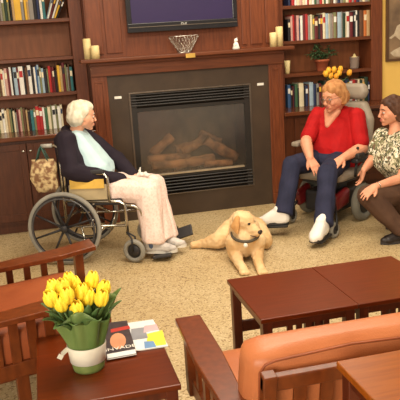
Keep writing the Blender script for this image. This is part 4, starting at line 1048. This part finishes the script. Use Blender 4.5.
BRH = mat('hair_brown', (86, 54, 36), .6, .35, rgb2=(66, 40, 28), scale=30, stretch=(1, 1, .4))
face_parts(H3, w3, k3, BRH, SKIN2)
hm = MB(); S3 = lambda f, l, u, r: H3.s(f*k3, l*k3, u*k3, r*k3)
hm.hull([S3(-.04, 0, .044, .088), S3(-.005, 0, .055, .078)])
hm.hull([S3(-.055, .03, .0, .07), S3(-.055, -.03, .0, .07), S3(-.06, 0, -.03, .058)])
hm.hull([S3(.045, .03, .078, .034), S3(.045, -.03, .078, .034), S3(-.02, 0, .09, .055)])
for sg in (1, -1): hm.hull([S3(.03, sg*.058, .06, .028), S3(-.02, sg*.07, .0, .03), S3(-.04, sg*.066, -.05, .03)])
for sg in (1, -1): hm.hull([S3(-.02, sg*.062, .03, .03), S3(-.05, sg*.055, -.03, .03), S3(.012, sg*.06, .045, .025)])
limb(hm, [(H3(-.13, 0, -.01), .045), (H3(-.155, 0, -.07), .042), (H3(-.15, 0, -.16), .022)])
blob('hair', hm, BRH, w3, .0055, 4, disp=.004, dscale=45, stretch=(1, 1, .35))
def blouse_mat():
    m = bpy.data.materials.new('camo_floral'); m.use_nodes = True; nt = m.node_tree; bs = nt.nodes['Principled BSDF']; bs.inputs['Roughness'].default_value = .85
    tc = nt.nodes.new('ShaderNodeTexCoord'); v = nt.nodes.new('ShaderNodeTexVoronoi'); v.inputs['Scale'].default_value = 46
    nz = nt.nodes.new('ShaderNodeTexNoise'); nz.inputs['Scale'].default_value = 22
    mx = nt.nodes.new('ShaderNodeMix'); mx.data_type = 'VECTOR'; mx.inputs[0].default_value = .12
    nt.links.new(tc.outputs['Object'], nz.inputs['Vector']); nt.links.new(tc.outputs['Object'], mx.inputs[4]); nt.links.new(nz.outputs['Color'], mx.inputs[5]); nt.links.new(mx.outputs[1], v.inputs['Vector'])
    sp = nt.nodes.new('ShaderNodeSeparateColor'); nt.links.new(v.outputs['Color'], sp.inputs[0])
    cr = nt.nodes.new('ShaderNodeValToRGB'); cr.color_ramp.interpolation = 'CONSTANT'; e = cr.color_ramp.elements
    e[0].position = 0; e[0].color = (*lin((70, 72, 52)), 1); e[1].position = .3; e[1].color = (*lin((216, 206, 176)), 1)
    for p_, c_ in ((.6, (128, 126, 92)), (.8, (236, 230, 210)), (.92, (110, 84, 62))): k = e.new(p_); k.color = (*lin(c_), 1)
    nt.links.new(sp.outputs[0], cr.inputs[0]); nt.links.new(cr.outputs[0], bs.inputs['Base Color']); return m
s = MB()
s.hull([(*(chest+lat*.12+V(.02, 0, .08)), .085), (*(chest-lat*.12+V(.02, 0, .08)), .085), (*(chest+lat*.1+V(-.02, 0, -.1)), .11), (*(chest-lat*.1+V(-.02, 0, -.1)), .11), (*(hip+lat*.1+V(-.03, 0, .06)), .12), (*(hip-lat*.1+V(-.03, 0, .06)), .12)])
for s_, e_ in ((shl, elbL), (shr, elbR)): limb(s, [(s_, .08), (s_.lerp(e_, .62), .072)])
blob('blouse', s, blouse_mat(), w3, .007, 4, disp=.006, dscale=14)
BRT = mat('brown_cotton', (86, 62, 48), .85, .2, rgb2=(74, 52, 40), scale=10)
s = MB()
for sg, kn, ft in ((1, knL, ftL), (-1, knR, ftR)): limb(s, [(hip+lat*.09*sg, .125), (kn+V(.02, 0, -.01), .098), (kn.lerp(ft, .55)+V(0, 0, .04), .084)]); cuff(s, kn.lerp(ft, .5)+V(0, 0, .04), .084, ft+V(-.02, 0, .085), .078)
s.hull([(*(hip+lat*.1), .13), (*(hip-lat*.1), .13)])
blob('trousers', s, BRT, w3, .008, 4, disp=.008, dscale=12)
SHK = mat('shoe_dark', (42, 34, 32), .45)
shoe(w3, ftL+V(.03, 0, 0), toL3, SHK, SOLEK, .075, wd=1.0)
shoe(w3, ftR+V(.03, 0, 0), toR3, SHK, SOLEK, .075, wd=1.0)
wr_ = hndL.lerp(elbL, .12); wd_ = (elbL-hndL).normalized()
obj('bracelet', MB().torus(wr_, wd_, .031, .004, 28, 8), CHROME, w3)

# ------------------------------------------------------------------ dog
dg_ = thing('dog', 'yellow labrador lying on the floor with head turned to the right', 'dog', (.75, -1.5, 0))
FUR = mat('fur_yellow', (226, 196, 152), .85, .2, rgb2=(210, 172, 122), scale=9, detail=4)
HD = Fr(aty(243, 222, -1.66), math.radians(-48), math.radians(14))
b = MB(); S = HD.s
hips = V(.86, -1.16, .15); chest_ = V(.745, -1.60, .17); mid = V(.82, -1.36, .16)
b.hull([(*hips, .135), (*(mid), .130)]); b.hull([(*mid, .135), (chest_.x, chest_.y, chest_.z, .135)])
b.hull([(chest_.x, chest_.y, .13, .11), (chest_.x-.01, chest_.y-.05, .20, .10)])
b.hull([(chest_.x-.01, chest_.y-.02, .24, .095), (*HD(-.04, 0, -.05), .066)])
b.hull([S(-.02, 0, .015, .074), S(.03, 0, .02, .064)])
b.hull([S(.05, 0, -.01, .050), S(.135, 0, -.035, .033), S(.125, 0, -.052, .030)])
for (sh_, el, wrp, paw) in ((V(.66, -1.62, .16), V(.655, -1.60, .07), V(.632, -1.80, .045), V(.628, -1.92, .03)), (V(.83, -1.64, .16), V(.835, -1.62, .07), V(.775, -1.83, .045), V(.752, -1.965, .03))):
    limb(b, [(sh_, .08), (el, .058), (wrp, .038), (paw, .036)])
    for t in (-.02, 0, .02): b.hull([(paw.x+t, paw.y-.015, .022, .02), (paw.x+t*1.2, paw.y-.04, .017, .0165)])
# sprawled hind leg to the left, folded one on the right
limb(b, [(V(.76, -1.20, .13), .105), (V(.62, -1.28, .085), .075), (V(.53, -1.20, .05), .046), (V(.47, -1.16, .035), .033), (V(.425, -1.15, .03), .034)])
limb(b, [(V(.95, -1.22, .12), .11), (V(.97, -1.42, .075), .07), (V(.99, -1.26, .04), .04), (V(.98, -1.42, .03), .035)])
# tail
limb(b, [(V(.88, -1.06, .12), .045), (V(.94, -.95, .05), .03), (V(1.0, -.85, .025), .018)])
blob('body', b, FUR, dg_, .0065, 5, disp=.005, dscale=40)
EAR = mat('fur_ear', (208, 160, 104), .85, .2, rgb2=(194, 144, 90), scale=12)
for sg in (1, -1):
    e = MB(); e.hull([S(-.02, sg*.065, .045, .02), S(-.0, sg*.085, -.01, .02), S(.012, sg*.088, -.06, .013), S(-.04, sg*.084, -.03, .016)]); blob('ear', e, EAR, dg_, .005, 3)
    ey = obj('eye', MB().hull([S(.072, sg*.038, .022, .0125)]), IRIS, dg_)
obj('nose', MB().hull([S(.160, .010, -.026, .015), S(.160, -.010, -.026, .015), S(.164, 0, -.036, .011)]), mat('dog_nose', (52, 38, 34), .4), dg_)
obj('mouth_line', MB().tube([S(.158, 0, -.052, 0)[:3], S(.135, .03, -.066, 0)[:3], S(.105, .044, -.064, 0)[:3]], .0035, 6).tube([S(.158, 0, -.052, 0)[:3], S(.135, -.03, -.066, 0)[:3], S(.105, -.044, -.064, 0)[:3]], .0035, 6), mat('dog_lip', (96, 66, 52), .6), dg_)
n0_ = V(chest_.x-.01, chest_.y-.02, .24); n1_ = HD(-.04, 0, -.05); nc = n0_+V(0, -.035, -.008); na = V(-.08, -.38, 1).normalized()
col = obj('collar', MB().torus(nc, na, .108, .009, 36, 8, 1.6), mat('collar_grey', (92, 84, 72), .7), dg_)
tp = nc+V(-.035, -.112, -.062)
obj('tag', MB().lathe([(0, -.003), (.017, -.003), (.017, .003), (0, .003)], tp, V(-.1, -1, .3), 16), WHITE, col)
